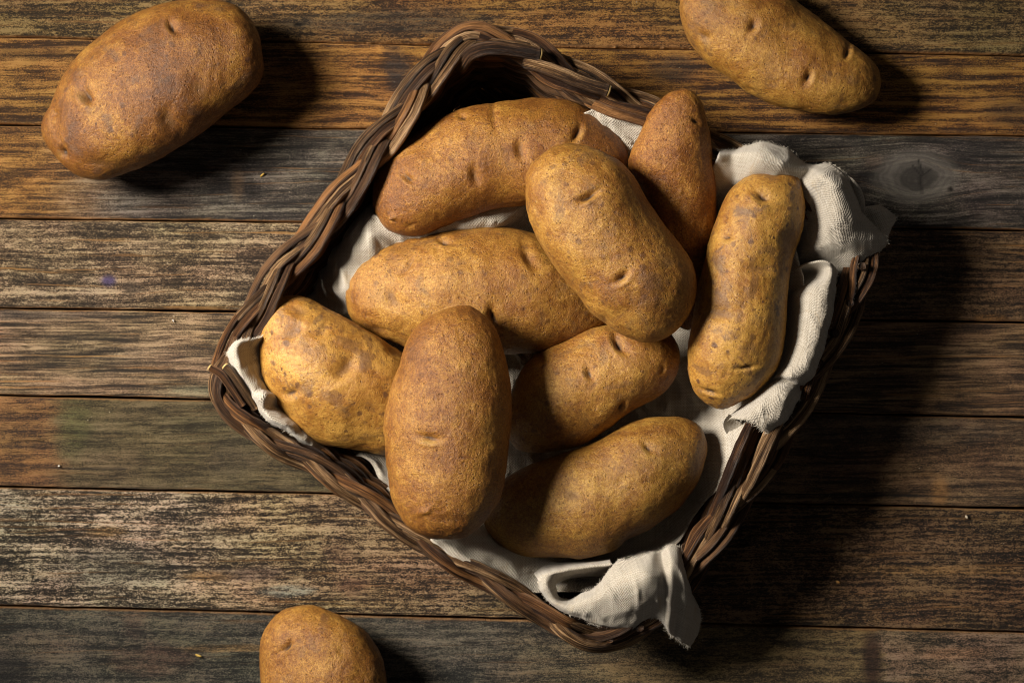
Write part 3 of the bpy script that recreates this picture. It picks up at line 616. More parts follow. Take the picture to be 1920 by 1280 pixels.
RIM = [(905, 72), (985, 92), (1062, 138), (1142, 180), (1222, 216), (1300, 258), (1380, 300), (1470, 345), (1560, 400), (1612, 450), (1618, 505), (1596, 570), (1555, 650), (1502, 750), (1445, 845), (1388, 930), (1335, 1010), (1290, 1080), (1240, 1140), (1185, 1188), (1120, 1201), (1060, 1180), (1000, 1137), (905, 1080), (800, 1020), (690, 940), (585, 868), (515, 832), (455, 790), (418, 745), (414, 700), (440, 648), (478, 585), (530, 505), (612, 410), (662, 335), (715, 262), (768, 192), (820, 118), (860, 83)]
RZ = 216.0
rimg = catmull(RIM, 2400, True)
rimw = unp(np.column_stack([rimg, np.full(len(rimg), RZ)])) / S
rimw = np.vstack([rimw, rimw[:1]])
RL = arclen(rimw)[-1]
basket.location = (float(rimw[:, 0].mean() * S), float(rimw[:, 1].mean() * S), 0)
ctr = np.array([rimw[:, 0].mean(), rimw[:, 1].mean(), 0])

RIDX = arclen(rimw)[np.linspace(0, len(rimw) - 1, 41).astype(int)]
assert len(RIM) == 41 or True

def rim_at(s):
    s = np.mod(s, RL); P = resample(rimw, s); Q = resample(rimw, np.mod(s + 12, RL)); Q0 = resample(rimw, np.mod(s - 12, RL))
    T = Q - Q0; T[:, 2] = 0; T /= np.linalg.norm(T, axis=1)[:, None]
    Nn = np.stack([T[:, 1], -T[:, 0], np.zeros(len(T))], -1)
    sg = np.sign(np.sum(Nn * (P - ctr), axis=1)); return P, T, Nn * sg[:, None]

PER = 8; th_per = 2 * np.pi * PER / RL
def strand(s, j):
    P, T, Nn = rim_at(s)
    th = th_per * s + 2 * np.pi * j / 3 + 0.5 * np.sin(2 * np.pi * s / RL + 1.0) + 0.25 * np.sin(6 * np.pi * s / RL)
    q = np.interp(np.mod(s, RL), RIDX, np.arange(41))
    amp = np.interp(q, [0, 5, 10, 16, 18, 20, 28, 30, 32, 40], [17, 18, 16, 16, 15, 12, 12, 14, 17, 17])
    drop = np.interp(q, [0, 4.8, 6, 7, 10, 11, 13.3, 14.1, 16, 17, 19.5, 21, 28, 29, 30.5, 31.5, 40], [0, 0, -28, -34, -34, -26, -22, -2, -2, -24, -28, 0, 0, -8, -10, 0, 0])
    lat = amp * np.sin(th); ver = -13.5 * np.sin(2 * th) + drop - 0.40 * lat
    return P + Nn * lat[:, None] + np.array([0, 0, 1.0]) * ver[:, None]
cnt = 0
mats = [T_RED, T_GREY, T_RED, T_GREY, T_DARK, T_GREY]
for j in range(3):
    for k in range(2):
        nseg = 6; cuts = np.sort((np.arange(nseg) + rng.uniform(-0.25, 0.25, nseg) + 0.31 * j + 0.5 * k) / nseg * RL)
        for i in range(nseg):
            s0 = cuts[i] - 22; s1 = (cuts[(i + 1) % nseg] + (RL if i == nseg - 1 else 0)) + 22
            s = np.arange(s0, s1, 5.0); Pc = strand(s, j); Tt = np.gradient(Pc, axis=0); Tt /= np.linalg.norm(Tt, axis=1)[:, None]
            side = np.cross(Tt, [0, 0, 1.0]); side /= np.linalg.norm(side, axis=1)[:, None]
            r = rng.uniform(7.4, 9.2)
            qs_ = np.interp(np.mod(s, RL), RIDX, np.arange(41))
            ph = np.interp(qs_, [0, 17, 20, 29, 31, 40], [0.25, 0.35, 1.15, 1.15, 0.25, 0.25])
            off = ((1 if k else -1) * 8.8 + 2.4 * pn(s / 60, j, k, cnt)) * np.cos(ph)
            Pt = Pc + side * np.reshape(off, (-1, 1)) + np.array([0, 0, 1]) * ((7.5 if k else -7.5) * np.sin(ph))[:, None] + np.array([0, 0, 1]) * (1.8 * pn(s / 50, 3, k, cnt + 5))[:, None]
            d0 = s - s0; d1 = s1 - s
            Pt[:, 2] -= 11 * np.exp(-(d0 / 16)**2) + 11 * np.exp(-(d1 / 16)**2)
            taper = 0.72 + 0.28 * sstep(0, 90, d1)
            rr = r * (1 + 0.16 * np.clip(ph - 0.35, 0, 1)) * taper * (1 + 0.07 * pn(s / 45, cnt, 2, 3)) * (0.75 + 0.25 * sstep(0, 10, d0))
            tube('rim_twig', Pt, rr, mats[(cnt * 5 + j) % 6] if not (500 < cnt) else T_RED, basket, 14, False, cnt)
            cnt += 1

def stub(pts, r, mat, label):
    P = catmull(unp(np.array(pts, float)) / S, 24)
    o = tube('twig_end', P, r, mat, basket, 14, False, len(pts) + int(pts[0][0]), label)
    t = P[-1] - P[-2]; t /= np.linalg.norm(t)
    a = np.cross(t, [0, 0, 1.0]); a /= np.linalg.norm(a); b = np.cross(a, t)
    ang = np.linspace(0, 2 * np.pi, 14, endpoint=False)
    ring = P[-1] + t * r * 0.40 + (np.cos(ang)[:, None] * a + np.sin(ang)[:, None] * b) * r * 0.93
    V = np.vstack([ring, P[-1] + t * r * 0.55, ring - t * 3]); kk = np.arange(14); k2 = (kk + 1) % 14
    tr = np.stack([np.full(14, 14), k2, kk], -1)
    q = np.stack([kk, k2, 15 + k2, 15 + kk], -1)
    me = make_mesh('cut_face', V * S, q, None, None, tr)
    f = bpy.data.objects.new('cut_face', me); C.objects.link(f); me.materials.append(M_CUT); f.parent = o
    f.matrix_parent_inverse.identity(); f.location = -(Vector(o.location) + Vector(basket.location))
    return o
stub([(862, 128, 205), (885, 100, 245), (925, 90, 262), (970, 95, 258), (1010, 102, 250)], 12, T_DARK, 'dark twig end with a yellow cut face inside the top corner')
stub([(985, 118, 240), (1030, 130, 256), (1085, 152, 258), (1138, 170, 252)], 12, T_GREY, 'grey blunt twig end resting across the upper right rim')
stub([(455, 760, 240), (432, 725, 250), (415, 702, 252), (396, 690, 244)], 7, T_RED, 'thin twig end poking out of the left corner')
stub([(478, 765, 225), (455, 728, 248), (436, 700, 256), (424, 688, 252)], 7.5, T_GREY, 'straight grey twig across the left corner')

def bar(pts, r, mat, seed):
    P = catmull(unp(np.array(pts, float)) / S, 60); t = np.linspace(0, 1, 60)
    return tube('rim_twig', P, r * (0.7 + 0.3 * np.sin(np.pi * t)), mat, basket, 14, False, seed)
bar([(1420, 770, 215), (1404, 800, 232), (1386, 840, 240), (1368, 885, 240), (1350, 930, 232), (1336, 962, 212)], 10.5, T_RED, 5)
bar([(1424, 800, 205), (1404, 840, 222), (1388, 880, 226), (1374, 920, 222), (1362, 950, 206)], 9, T_DARK, 6)
bar([(1462, 790, 218), (1444, 825, 238), (1424, 868, 244), (1404, 910, 236), (1384, 945, 214)], 10, T_GREY, 7)
# woven sides
def wall_at(s, z):
    P, T, Nn = rim_at(s); f = 0.885 + 0.115 * (z / RZ) ** 0.9
    Q = ctr + (P - ctr) * f; Q[:, 2] = z; return Q, T, Nn
NS = 52; sp = RL / NS
for row, z in enumerate(np.arange(22, 214, 15.0)):
    s = np.arange(0, RL - 3, 8.0)
    Q, T, Nn = wall_at(s, z)
    lat = 5.5 * np.cos(np.pi * s / sp + (np.pi if row % 2 else 0)) - 5
    Q = Q + Nn * lat[:, None]; Q[:, 2] += 2.0 * pn(s / 60, row, 0, row)
    tube('weaver', Q, 8.2 * (1 + 0.12 * pn(s / 80, row, 1, 8)), T_DARK if row % 3 else T_RED, basket, 8, True, row + 60)
for i in range(NS):
    s = np.array([i * sp + 0.0]); zz = np.linspace(14, RZ - 4, 14)
    Q = np.vstack([wall_at(s + 4 * math.sin(i * 2.3), z)[0] for z in zz])
    tube('stake', Q, 7.5, T_DARK if i % 2 else T_RED, basket, 8, False, i)
# woven bottom
loop = wall_at(np.arange(0, RL, 10.0), 12.0)[0]
d1 = np.array([0.63, 0.777]); d1 = np.array([rimw[0, 0] - rimw[int(len(rimw) * 31 / 40), 0], rimw[0, 1] - rimw[int(len(rimw) * 31 / 40), 1]]); d1 /= np.linalg.norm(d1); d2 = np.array([-d1[1], d1[0]])
uu = (loop[:, :2] - ctr[:2]) @ d1; vv_ = (loop[:, :2] - ctr[:2]) @ d2
def chord(a, other, val, w=14):
    sel = np.abs(a - val) < w; return (other[sel].min(), other[sel].max()) if sel.sum() > 1 else None
for i, val in enumerate(np.arange(uu.min() + 20, uu.max() - 15, 17.0)):
    c = chord(uu, vv_, val)
    if not c: continue
    t = np.arange(c[0] + 6, c[1] - 6, 12.0)
    if len(t) < 4: continue
    Q = np.stack([ctr[0] + d1[0] * val + d2[0] * t, ctr[1] + d1[1] * val + d2[1] * t, 15 + 7 * np.cos(np.pi * t / 75 + np.pi * (i % 2))], -1)
    tube('base_twig', Q, 7.6, T_DARK if i % 2 else T_RED, basket, 8, False, i + 90)
for i, val in enumerate(np.arange(-375, 376, 75.0)):
    c = chord(vv_, uu, val)
    if not c: continue
    t = np.arange(c[0] + 4, c[1] - 4, 20.0)
    Q = np.stack([ctr[0] + d2[0] * val + d1[0] * t, ctr[1] + d2[1] * val + d1[1] * t, 15 + 0 * t], -1)
    tube('base_rod', Q, 6.5, T_DARK, basket, 8, False, i + 190)

# ================================================================ linen cloth
def bicubic(G, nu, nv, closed_u=False):
    G = np.asarray(G, float)
    A = np.stack([catmull(G[i], nv) for i in range(len(G))])
    return np.stack([catmull(A[:, j], nu, closed_u) for j in range(nv)], 1)

CV, CQ, CUV, EDGE = [], [], [], []
cbase = 0
def patch(G, su, sv, closed_u=False, wr=2.0, seed=0, edges=('v1',), rag=1.5, xy=1.0, uvo=(0, 0), fold=0.0):
    """control rows x columns of (grid x, grid y, height)"""
    global cbase
    G = np.asarray(G, float); nu, nv = (len(G) * su if closed_u else (len(G) - 1) * su + 1), (G.shape[1] - 1) * sv + 1
    A = bicubic(G, nu, nv, closed_u); W = unp(A) / S
    x, y, z = W[..., 0], W[..., 1], W[..., 2]
    dz = wr * (1.6 * fbm(x / 46 + seed, y / 46, z / 46, 3, seed) + 0.45 * fbm(x / 13, y / 13, z / 13, 2, seed + 3))
    rid = 1 - 2 * np.abs(pn(x / 38 + 0.4 * y / 38, y / 62, z / 60, seed + 7)); dz = dz + fold * np.clip(rid, 0, 1) ** 3
    dx = wr * xy * 1.2 * fbm(x / 40, y / 40, 5, 3, seed + 11); dy = wr * xy * 1.2 * fbm(x / 40, y / 40, 9, 3, seed + 13)
    W = W + np.stack([dx, dy, dz], -1)
    du = np.zeros(W.shape[:2]); dv = np.zeros(W.shape[:2])
    du[1:] = np.cumsum(np.linalg.norm(np.diff(W, axis=0), axis=2), axis=0); dv[:, 1:] = np.cumsum(np.linalg.norm(np.diff(W, axis=1), axis=2), axis=1)
    mu = du.mean(axis=1, keepdims=True); mv = dv.mean(axis=0, keepdims=True)
    if closed_u:
        UV = np.stack([x / 100, y / 100], -1)
    else:
        UV = np.stack([(0.6 * du + 0.4 * mu + 0 * dv) / 100 + uvo[0], (0.6 * dv + 0.4 * mv) / 100 + uvo[1]], -1)
    # ragged hem
    def rg(sl, inner, s):
        d = W[sl] - W[inner]; d /= np.linalg.norm(d, axis=-1)[..., None] + 1e-9
        q = np.arange(len(d)); W[sl] += d * (rag * (1.4 * pn(q / 2.6, s, 0, seed) + 0.7 * pn(q / 1.1, s, 3, seed)))[:, None]
        EDGE.append((W[sl].copy(), d.copy()))
    if 'v1' in edges: rg((slice(None), -1), (slice(None), -2), 1)
    if 'u1' in edges: rg((-1, slice(None)), (-2, slice(None)), 2)
    if 'u0' in edges: rg((0, slice(None)), (1, slice(None)), 3)
    if 'v0' in edges: rg((slice(None), 0), (slice(None), 1), 4)
    CV.append(W.reshape(-1, 3)); CQ.append(grid_faces(nu, nv, closed_u, False, cbase)); CUV.append(UV.reshape(-1, 2)); cbase += nu * nv

c0 = (960, 650, 34)
def sp_(p1, p2, p3, p4): return [c0, p1, p2, p3, p4]
liner = [
    sp_((950, 480, 60), (945, 405, 158), (960, 330, 90), (975, 250, 110)),
    sp_((1010, 480, 40), (1050, 350, 80), (1085, 255, 150), (1092, 212, 190)),
    sp_((1050, 490, 40), (1100, 310, 110), (1130, 245, 178), (1128, 204, 212)),
    sp_((1080, 500, 40), (1150, 330, 110), (1186, 265, 182), (1204, 218, 216)),
    sp_((1110, 520, 40), (1230, 390, 90), (1290, 320, 170), (1325, 272, 212)),
    sp_((1130, 550, 40), (1290, 440, 90), (1375, 380, 150), (1420, 330, 205)),
    sp_((1150, 590, 38), (1310, 540, 46), (1410, 520, 90), (1500, 500, 190)),
    sp_((1150, 640, 38), (1300, 650, 44), (1400, 660, 70), (1500, 660, 200)),
    sp_((1150, 690, 38), (1270, 715, 44), (1350, 765, 84), (1450, 760, 200)),
    sp_((1140, 720, 38), (1255, 770, 46), (1326, 812, 100), (1396, 806, 212)),
    sp_((1130, 740, 38), (1245, 820, 46), (1326, 868, 110), (1380, 878, 200)),
    sp_((1110, 760, 38), (1210, 890, 44), (1280, 945, 66), (1312, 950, 132)),
    sp_((1080, 790, 38), (1160, 940, 44), (1205, 1010, 62), (1256, 1030, 140)),
    sp_((1040, 800, 38), (1080, 960, 44), (1115, 1040, 70), (1130, 1100, 160)),
    sp_((1000, 800, 38), (1010, 950, 46), (1015, 1045, 112), (1008, 1108, 206)),
    sp_((960, 800, 40), (955, 950, 70), (950, 1030, 165), (940, 1080, 226)),
    sp_((920, 800, 40), (900, 940, 80), (885, 1005, 190), (865, 1050, 240)),
    sp_((880, 790, 40), (860, 910, 80), (835, 985, 180), (805, 1008, 238)),
    sp_((850, 770, 40), (790, 860, 80), (748, 895, 112), (722, 915, 128)),
    sp_((820, 740, 40), (740, 815, 48), (700, 845, 90), (688, 858, 108)),
    sp_((800, 710, 40), (700, 780, 46), (645, 830, 50), (628, 850, 60)),
    sp_((790, 690, 40), (640, 745, 90), (565, 775, 150), (528, 778, 196)),
    sp_((780, 670, 40), (610, 700, 110), (510, 700, 180), (470, 700, 214)),
    sp_((780, 640, 40), (620, 640, 90), (520, 635, 165), (458, 655, 222)),
    sp_((780, 610, 40), (700, 600, 70), (640, 590, 76), (570, 562, 66)),
    sp_((790, 590, 40), (700, 560, 140), (646, 545, 150), (590, 530, 64)),
    sp_((800, 570, 40), (720, 510, 146), (655, 478, 172), (612, 478, 64)),
    sp_((810, 550, 45), (750, 460, 146), (690, 418, 176), (652, 412, 70)),
    sp_((830, 530, 45), (800, 440, 158), (730, 390, 140), (692, 372, 70)),
    sp_((860, 500, 40), (850, 420, 162), (820, 350, 90), (790, 310, 50)),
    sp_((900, 490, 40), (900, 410, 162), (890, 330, 80), (880, 265, 44)),
]
patch(liner, 8, 12, True, 4.5, 3, edges=(), fold=13, xy=0.6)

# upper right drape over the rim
dr = [
    [(1310, 400, 110), (1325, 345, 180), (1338, 308, 222), (1345, 290, 240), (1349, 282, 222)],
    [(1335, 400, 110), (1352, 350, 176), (1362, 322, 206), (1374, 294, 222), (1379, 282, 208)],
    [(1360, 400, 110), (1372, 352, 176), (1380, 328, 204), (1396, 292, 240), (1402, 274, 225)],
    [(1385, 400, 120), (1405, 345, 196), (1418, 316, 256), (1428, 288, 270), (1434, 268, 236)],
    [(1420, 400, 120), (1442, 348, 208), (1455, 324, 258), (1468, 302, 268), (1478, 283, 230)],
    [(1445, 410, 120), (1468, 355, 202), (1484, 330, 236), (1498, 316, 248), (1504, 304, 214)],
    [(1455, 420, 120), (1485, 358, 194), (1502, 336, 224), (1518, 320, 232), (1524, 309, 208)],
    [(1465, 430, 120), (1502, 366, 200), (1524, 344, 256), (1544, 326, 272), (1556, 309, 232)],
    [(1470, 445, 120), (1518, 385, 204), (1545, 362, 268), (1570, 346, 282), (1587, 332, 240)],
    [(1475, 460, 120), (1524, 410, 204), (1556, 390, 268), (1584, 378, 276), (1602, 368, 232)],
    [(1480, 475, 120), (1526, 432, 206), (1562, 418, 262), (1596, 410, 262), (1617, 402, 214)],
    [(1483, 485, 130), (1528, 452, 212), (1570, 440, 252), (1612, 430, 240), (1642, 428, 196)],
    [(1485, 492, 140), (1530, 470, 206), (1574, 458, 236), (1620, 452, 226), (1662, 452, 186)],
    [(1487, 500, 120), (1530, 486, 182), (1566, 478, 206), (1606, 482, 206), (1640, 484, 170)],
    [(1490, 505, 110), (1530, 496, 164), (1560, 492, 182), (1594, 500, 186), (1616, 506, 158)],
    [(1492, 510, 100), (1530, 504, 150), (1556, 504, 164), (1578, 513, 166), (1592, 520, 150)],
]
patch(dr, 8, 10, False, 2.4, 5, edges=('v1', 'u1'), fold=4, uvo=(3.1, 1.7))
# dim lobe rolled behind and the far tip hanging outside
patch([
    [(1570, 330, 215), (1585, 326, 228), (1598, 336, 222), (1604, 352, 200)],
    [(1580, 345, 210), (1598, 338, 232), (1612, 352, 226), (1618, 372, 196)],
    [(1585, 365, 205), (1600, 360, 222), (1615, 372, 218), (1620, 392, 192)],
    [(1590, 385, 196), (1602, 384, 204), (1612, 392, 202), (1616, 404, 184)]], 8, 8, False, 1.6, 8, edges=('v1',), rag=0.8, uvo=(6, 2))
patch([
    [(1590, 400, 190), (1610, 392, 180), (1630, 388, 176), (1648, 384, 160)],
    [(1596, 415, 190), (1620, 406, 178), (1645, 398, 178), (1668, 398, 150)],
    [(1600, 430, 185), (1628, 424, 168), (1655, 416, 166), (1680, 412, 138)],
    [(1610, 445, 175), (1635, 442, 160), (1656, 438, 154), (1671, 428, 132)],
    [(1620, 455, 160), (1640, 454, 150), (1654, 450, 142), (1664, 442, 124)]], 8, 8, False, 2.0, 9, edges=('v1', 'u1'), rag=1.2, uvo=(7, 4))

# strip folded over the right side
st_ = [
    [(1465, 520, 130), (1485, 508, 176), (1510, 495, 214), (1535, 489, 236), (1556, 493, 240), (1566, 503, 214)],
    [(1465, 528, 120), (1488, 520, 146), (1512, 512, 168), (1536, 506, 200), (1556, 503, 234), (1567, 510, 220)],
    [(1465, 548, 120), (1488, 540, 158), (1512, 530, 186), (1536, 520, 214), (1556, 514, 244), (1566, 520, 218)],
    [(1465, 570, 130), (1488, 558, 196), (1512, 548, 236), (1536, 540, 248), (1554, 536, 246), (1565, 540, 214)],
    [(1465, 600, 130), (1486, 592, 192), (1508, 585, 240), (1532, 580, 252), (1550, 578, 248), (1562, 582, 214)],
    [(1462, 630, 130), (1482, 624, 190), (1502, 618, 236), (1524, 615, 250), (1542, 614, 246), (1553, 618, 214)],
    [(1458, 660, 130), (1478, 655, 190), (1496, 650, 238), (1516, 648, 254), (1532, 650, 248), (1543, 654, 214)],
    [(1448, 690, 130), (1466, 684, 196), (1484, 682, 244), (1502, 686, 258), (1516, 692, 248), (1526, 700, 214)],
    [(1436, 712, 130), (1452, 704, 200), (1468, 700, 240), (1486, 706, 252), (1500, 712, 240), (1510, 720, 208)],
    [(1430, 720, 130), (1446, 713, 190), (1462, 710, 222), (1480, 715, 232), (1494, 722, 226), (1504, 726, 202)],
    [(1420, 735, 130), (1436, 725, 205), (1454, 726, 246), (1472, 732, 256), (1486, 738, 246), (1498, 744, 212)],
    [(1400, 752, 130), (1416, 744, 208), (1436, 746, 252), (1458, 754, 262), (1474, 762, 250), (1486, 770, 214)],
    [(1378, 772, 130), (1394, 764, 212), (1414, 766, 256), (1438, 774, 260), (1456, 784, 250), (1468, 794, 214)],
    [(1354, 790, 150), (1370, 782, 212), (1394, 785, 254), (1416, 794, 256), (1434, 806, 248), (1446, 818, 222)],
]
patch(st_, 8, 8, False, 2.0, 14, edges=('v1', 'u1'), fold=3, uvo=(1.2, 6.4))
# curl below the hem of that strip
patch([
    [(1366, 776, 222), (1358, 786, 214), (1356, 798, 190), (1362, 812, 160)],
    [(1378, 784, 206), (1370, 792, 196), (1368, 804, 176), (1374, 818, 150)],
    [(1392, 794, 196), (1388, 802, 182), (1388, 815, 166), (1386, 832, 150)]], 8, 8, False, 1.2, 15, edges=(), uvo=(2, 8))

# crumpled hem in the left corner
lf = [
    [(505, 625, 190), (488, 632, 232), (470, 636, 250), (452, 638, 256), (440, 640, 240)],
    [(505, 650, 180), (482, 652, 212), (462, 652, 240), (444, 648, 262), (431, 654, 240)],
    [(506, 672, 180), (480, 674, 208), (458, 674, 244), (442, 670, 262), (428, 668, 240)],
    [(510, 695, 180), (486, 694, 208), (466, 692, 240), (450, 692, 256), (438, 692, 236)],
    [(515, 715, 175), (494, 712, 204), (478, 712, 236), (462, 714, 250), (450, 716, 232)],
    [(520, 735, 175), (504, 730, 204), (490, 732, 236), (476, 736, 246), (466, 736, 228)],
    [(528, 750, 180), (514, 742, 226), (500, 742, 256), (486, 750, 254), (478, 752, 232)],
    [(534, 765, 175), (520, 762, 204), (508, 764, 226), (496, 770, 244), (486, 772, 226)],
    [(548, 782, 170), (534, 779, 208), (524, 782, 232), (512, 786, 242), (503, 790, 224)],
    [(564, 798, 160), (552, 792, 206), (542, 795, 228), (534, 800, 232), (526, 803, 214)],
    [(584, 812, 150), (572, 806, 190), (564, 810, 206), (556, 813, 212), (550, 816, 200)],
    [(602, 832, 130), (590, 824, 168), (584, 827, 182), (578, 830, 186), (574, 833, 176)],
    [(618, 852, 110), (608, 842, 146), (602, 844, 156), (598, 847, 158), (594, 850, 150)],
]
patch(lf, 8, 8, False, 2.6, 21, edges=('v1', 'u0', 'u1'), fold=5, rag=2.0, uvo=(4.4, 0.6))

# bottom flap
bf = [
    [(1050, 1070, 214), (1040, 1074, 240), (1024, 1080, 250), (1010, 1086, 232)],
    [(1043, 1084, 208), (1036, 1088, 240), (1022, 1096, 250), (1012, 1098, 234)],
    [(1042, 1102, 206), (1036, 1108, 238), (1028, 1114, 246), (1022, 1116, 232)],
    [(1050, 1120, 204), (1047, 1126, 238), (1043, 1132, 246), (1040, 1136, 230)],
    [(1072, 1122, 206), (1069, 1132, 244), (1066, 1142, 250), (1062, 1148, 230)],
    [(1098, 1110, 216), (1095, 1126, 254), (1091, 1144, 254), (1088, 1156, 230)],
    [(1122, 1096, 232), (1120, 1118, 266), (1116, 1146, 256), (1114, 1166, 228)],
    [(1138, 1072, 236), (1140, 1104, 276), (1141, 1144, 262), (1142, 1174, 222)],
    [(1158, 1052, 238), (1161, 1094, 282), (1164, 1140, 264), (1166, 1178, 216)],
    [(1182, 1045, 238), (1184, 1086, 286), (1186, 1134, 266), (1187, 1178, 210)],
    [(1205, 1040, 236), (1206, 1080, 292), (1204, 1126, 270), (1200, 1168, 214)],
    [(1222, 1036, 230), (1221, 1074, 286), (1220, 1118, 268), (1219, 1156, 214)],
    [(1234, 1036, 218), (1234, 1076, 272), (1236, 1118, 258), (1235, 1158, 210)],
    [(1241, 1034, 214), (1245, 1074, 260), (1247, 1122, 244), (1246, 1168, 202)],
    [(1252, 1024, 230), (1258, 1066, 266), (1259, 1124, 244), (1254, 1184, 192)],
    [(1266, 1024, 226), (1272, 1068, 258), (1272, 1130, 222), (1264, 1192, 166)],
    [(1276, 1034, 216), (1283, 1078, 244), (1287, 1136, 206), (1276, 1200, 150)],
    [(1283, 1056, 180), (1291, 1096, 204), (1302, 1142, 160), (1292, 1208, 112)],
    [(1290, 1082, 150), (1298, 1112, 172), (1314, 1152, 134), (1306, 1190, 100)],
]
patch(bf, 8, 9, False, 2.2, 31, edges=('v1', 'u1', 'v0'), fold=4, rag=1.8, uvo=(0.7, 3.3))
# upper lip of its open loop
patch([
    [(1000, 1050, 60), (1002, 1072, 150), (1008, 1082, 226), (1014, 1092, 240), (1020, 1100, 226)],
    [(1020, 1040, 50), (1018, 1062, 130), (1022, 1073, 228), (1032, 1080, 240), (1042, 1092, 190)],
    [(1044, 1034, 46), (1042, 1056, 116), (1046, 1067, 226), (1053, 1074, 232), (1060, 1086, 160)],
    [(1068, 1030, 44), (1066, 1053, 112), (1069, 1063, 222), (1076, 1070, 226), (1082, 1082, 150)],
    [(1094, 1026, 44), (1092, 1051, 112), (1094, 1060, 220), (1100, 1067, 222), (1106, 1080, 140)],
    [(1120, 1022, 44), (1118, 1048, 112), (1120, 1057, 218), (1126, 1064, 220), (1131, 1078, 140)],
    [(1150, 1018, 44), (1146, 1044, 112), (1146, 1053, 216), (1150, 1062, 222), (1156, 1078, 150)]], 8, 8, False, 1.6, 33, edges=(), uvo=(2.2, 5.5))

nc = NT('natural_linen'); cuv = nc.uv(); cx, cy, _ = nc.sep(cuv)
wob = nc.noise(cuv, 1.6, 3); wob2 = nc.noise(nc.vadd(cuv, (7, 3, 1)), 1.8, 3)
TP = 4.7 / 100
ua = nc.mul(nc.add(cx, nc.mul(wob, 0.10)), 6.28318 / TP); va = nc.mul(nc.add(cy, nc.mul(wob2, 0.10)), 6.28318 / TP)
slub_u = nc.noise(nc.comb(nc.mul(cx, 26), nc.mul(cy, 1.3), 0), 1.0, 4, 0.6); slub_v = nc.noise(nc.comb(nc.mul(cx, 1.3), nc.mul(cy, 26), 4), 1.0, 4, 0.6)
su_ = nc.math('SINE', ua); sv_ = nc.math('SINE', va)
weave = nc.mul(su_, sv_); weave = nc.add(nc.mul(weave, 0.5), 0.5)
thr = nc.add(nc.mul(nc.math('ABSOLUTE', nc.math('COSINE', nc.mul(ua, 0.5))), 0.5), nc.mul(nc.math('ABSOLUTE', nc.math('COSINE', nc.mul(va, 0.5))), 0.5))
fz = nc.noise(cuv, 30, 4, 0.7)
cf = nc.add(nc.add(nc.mul(weave, 0.30), nc.mul(slub_u, 0.55)), nc.add(nc.mul(slub_v, 0.55), nc.mul(fz, 0.35)))
cf = nc.add(nc.mul(nc.math('SUBTRACT', cf, 0.88), 1.6), 0.5)
ccol = nc.ramp(cf, [(0.25, 0.205, 0.15), (0.43, 0.385, 0.315), (0.60, 0.56, 0.49)])
tanp = nc.ss(0.58, 0.74, nc.noise(nc.vscale(cuv, (2.2, 0.9, 1)), 1.6, 4, 0.6), 0.0, 0.55)
ccol = nc.mix(tanp, ccol, (0.42, 0.315, 0.19))
ch = nc.add(nc.add(nc.mul(weave, 0.7), nc.mul(thr, 0.35)), nc.add(nc.mul(slub_u, 0.4), nc.add(nc.mul(slub_v, 0.4), nc.mul(fz, 0.4))))
M_LINEN = nc.finish(ccol, 0.92, nc.bump(ch, 0.75, 0.0007), 0.15)
nc.b.inputs['Sheen Weight'].default_value = 0.25; nc.b.inputs['Sheen Roughness'].default_value = 0.6

me = make_mesh('linen_napkin', np.concatenate(CV) * S, np.concatenate(CQ), np.concatenate(CUV))
napkin = link('linen_napkin', me, M_LINEN, None, (float(basket.location[0]), float(basket.location[1]), 0.008))
tag(napkin, 'crumpled off white linen cloth lining the basket, frayed corners spilling over the rim', 'cloth')
so = napkin.modifiers.new('thickness', 'SOLIDIFY'); so.thickness = 2.6 * S; so.offset = 0

# loose fibres on the frayed hems
FV, FQ = [], []; fb = 0
for (E, D) in EDGE:
    L = arclen(E)[-1]
    for _ in range(int(L * 1.5)):
        t = random.uniform(0, len(E) - 1.001); i = int(t); f = t - i
        p = E[i] * (1 - f) + E[i + 1] * f; d = D[i]
        tg = E[i + 1] - E[i]; tg = tg / (np.linalg.norm(tg) + 1e-9)
        ln = random.uniform(2.0, 7.5) * (1.6 if random.random() < 0.08 else 1)
        dir_ = d + tg * random.gauss(0, 0.7) + np.array([0, 0, random.gauss(0.1, 0.5)]); dir_ /= np.linalg.norm(dir_)
        cur = np.array([random.gauss(0, 0.35), random.gauss(0, 0.35), random.gauss(0, 0.35)])
        pts = [p - d * 1.5, p + dir_ * ln * 0.5, p + dir_ * ln + cur * ln * 0.6]
        w_ = 0.30; sd = np.cross(dir_, [0.2, 0.1, 1.0]); sd /= np.linalg.norm(sd) + 1e-9
        for j, q in enumerate(pts):
            ww = w_ * (1, 0.8, 0.25)[j]; FV.append(q - sd * ww); FV.append(q + sd * ww)
        FQ += [[fb, fb + 1, fb + 3, fb + 2], [fb + 2, fb + 3, fb + 5, fb + 4]]; fb += 6
nfm = NT('linen_fibre'); M_FIB = nfm.finish((0.60, 0.55, 0.46), 0.8, None, 0.2)
me = make_mesh('loose_fibres', np.array(FV) * S, FQ)
fo = link('loose_fibres', me, M_FIB, None, None); fo.parent = napkin; fo.location = -Vector(napkin.location); tag(fo, kind='stuff')

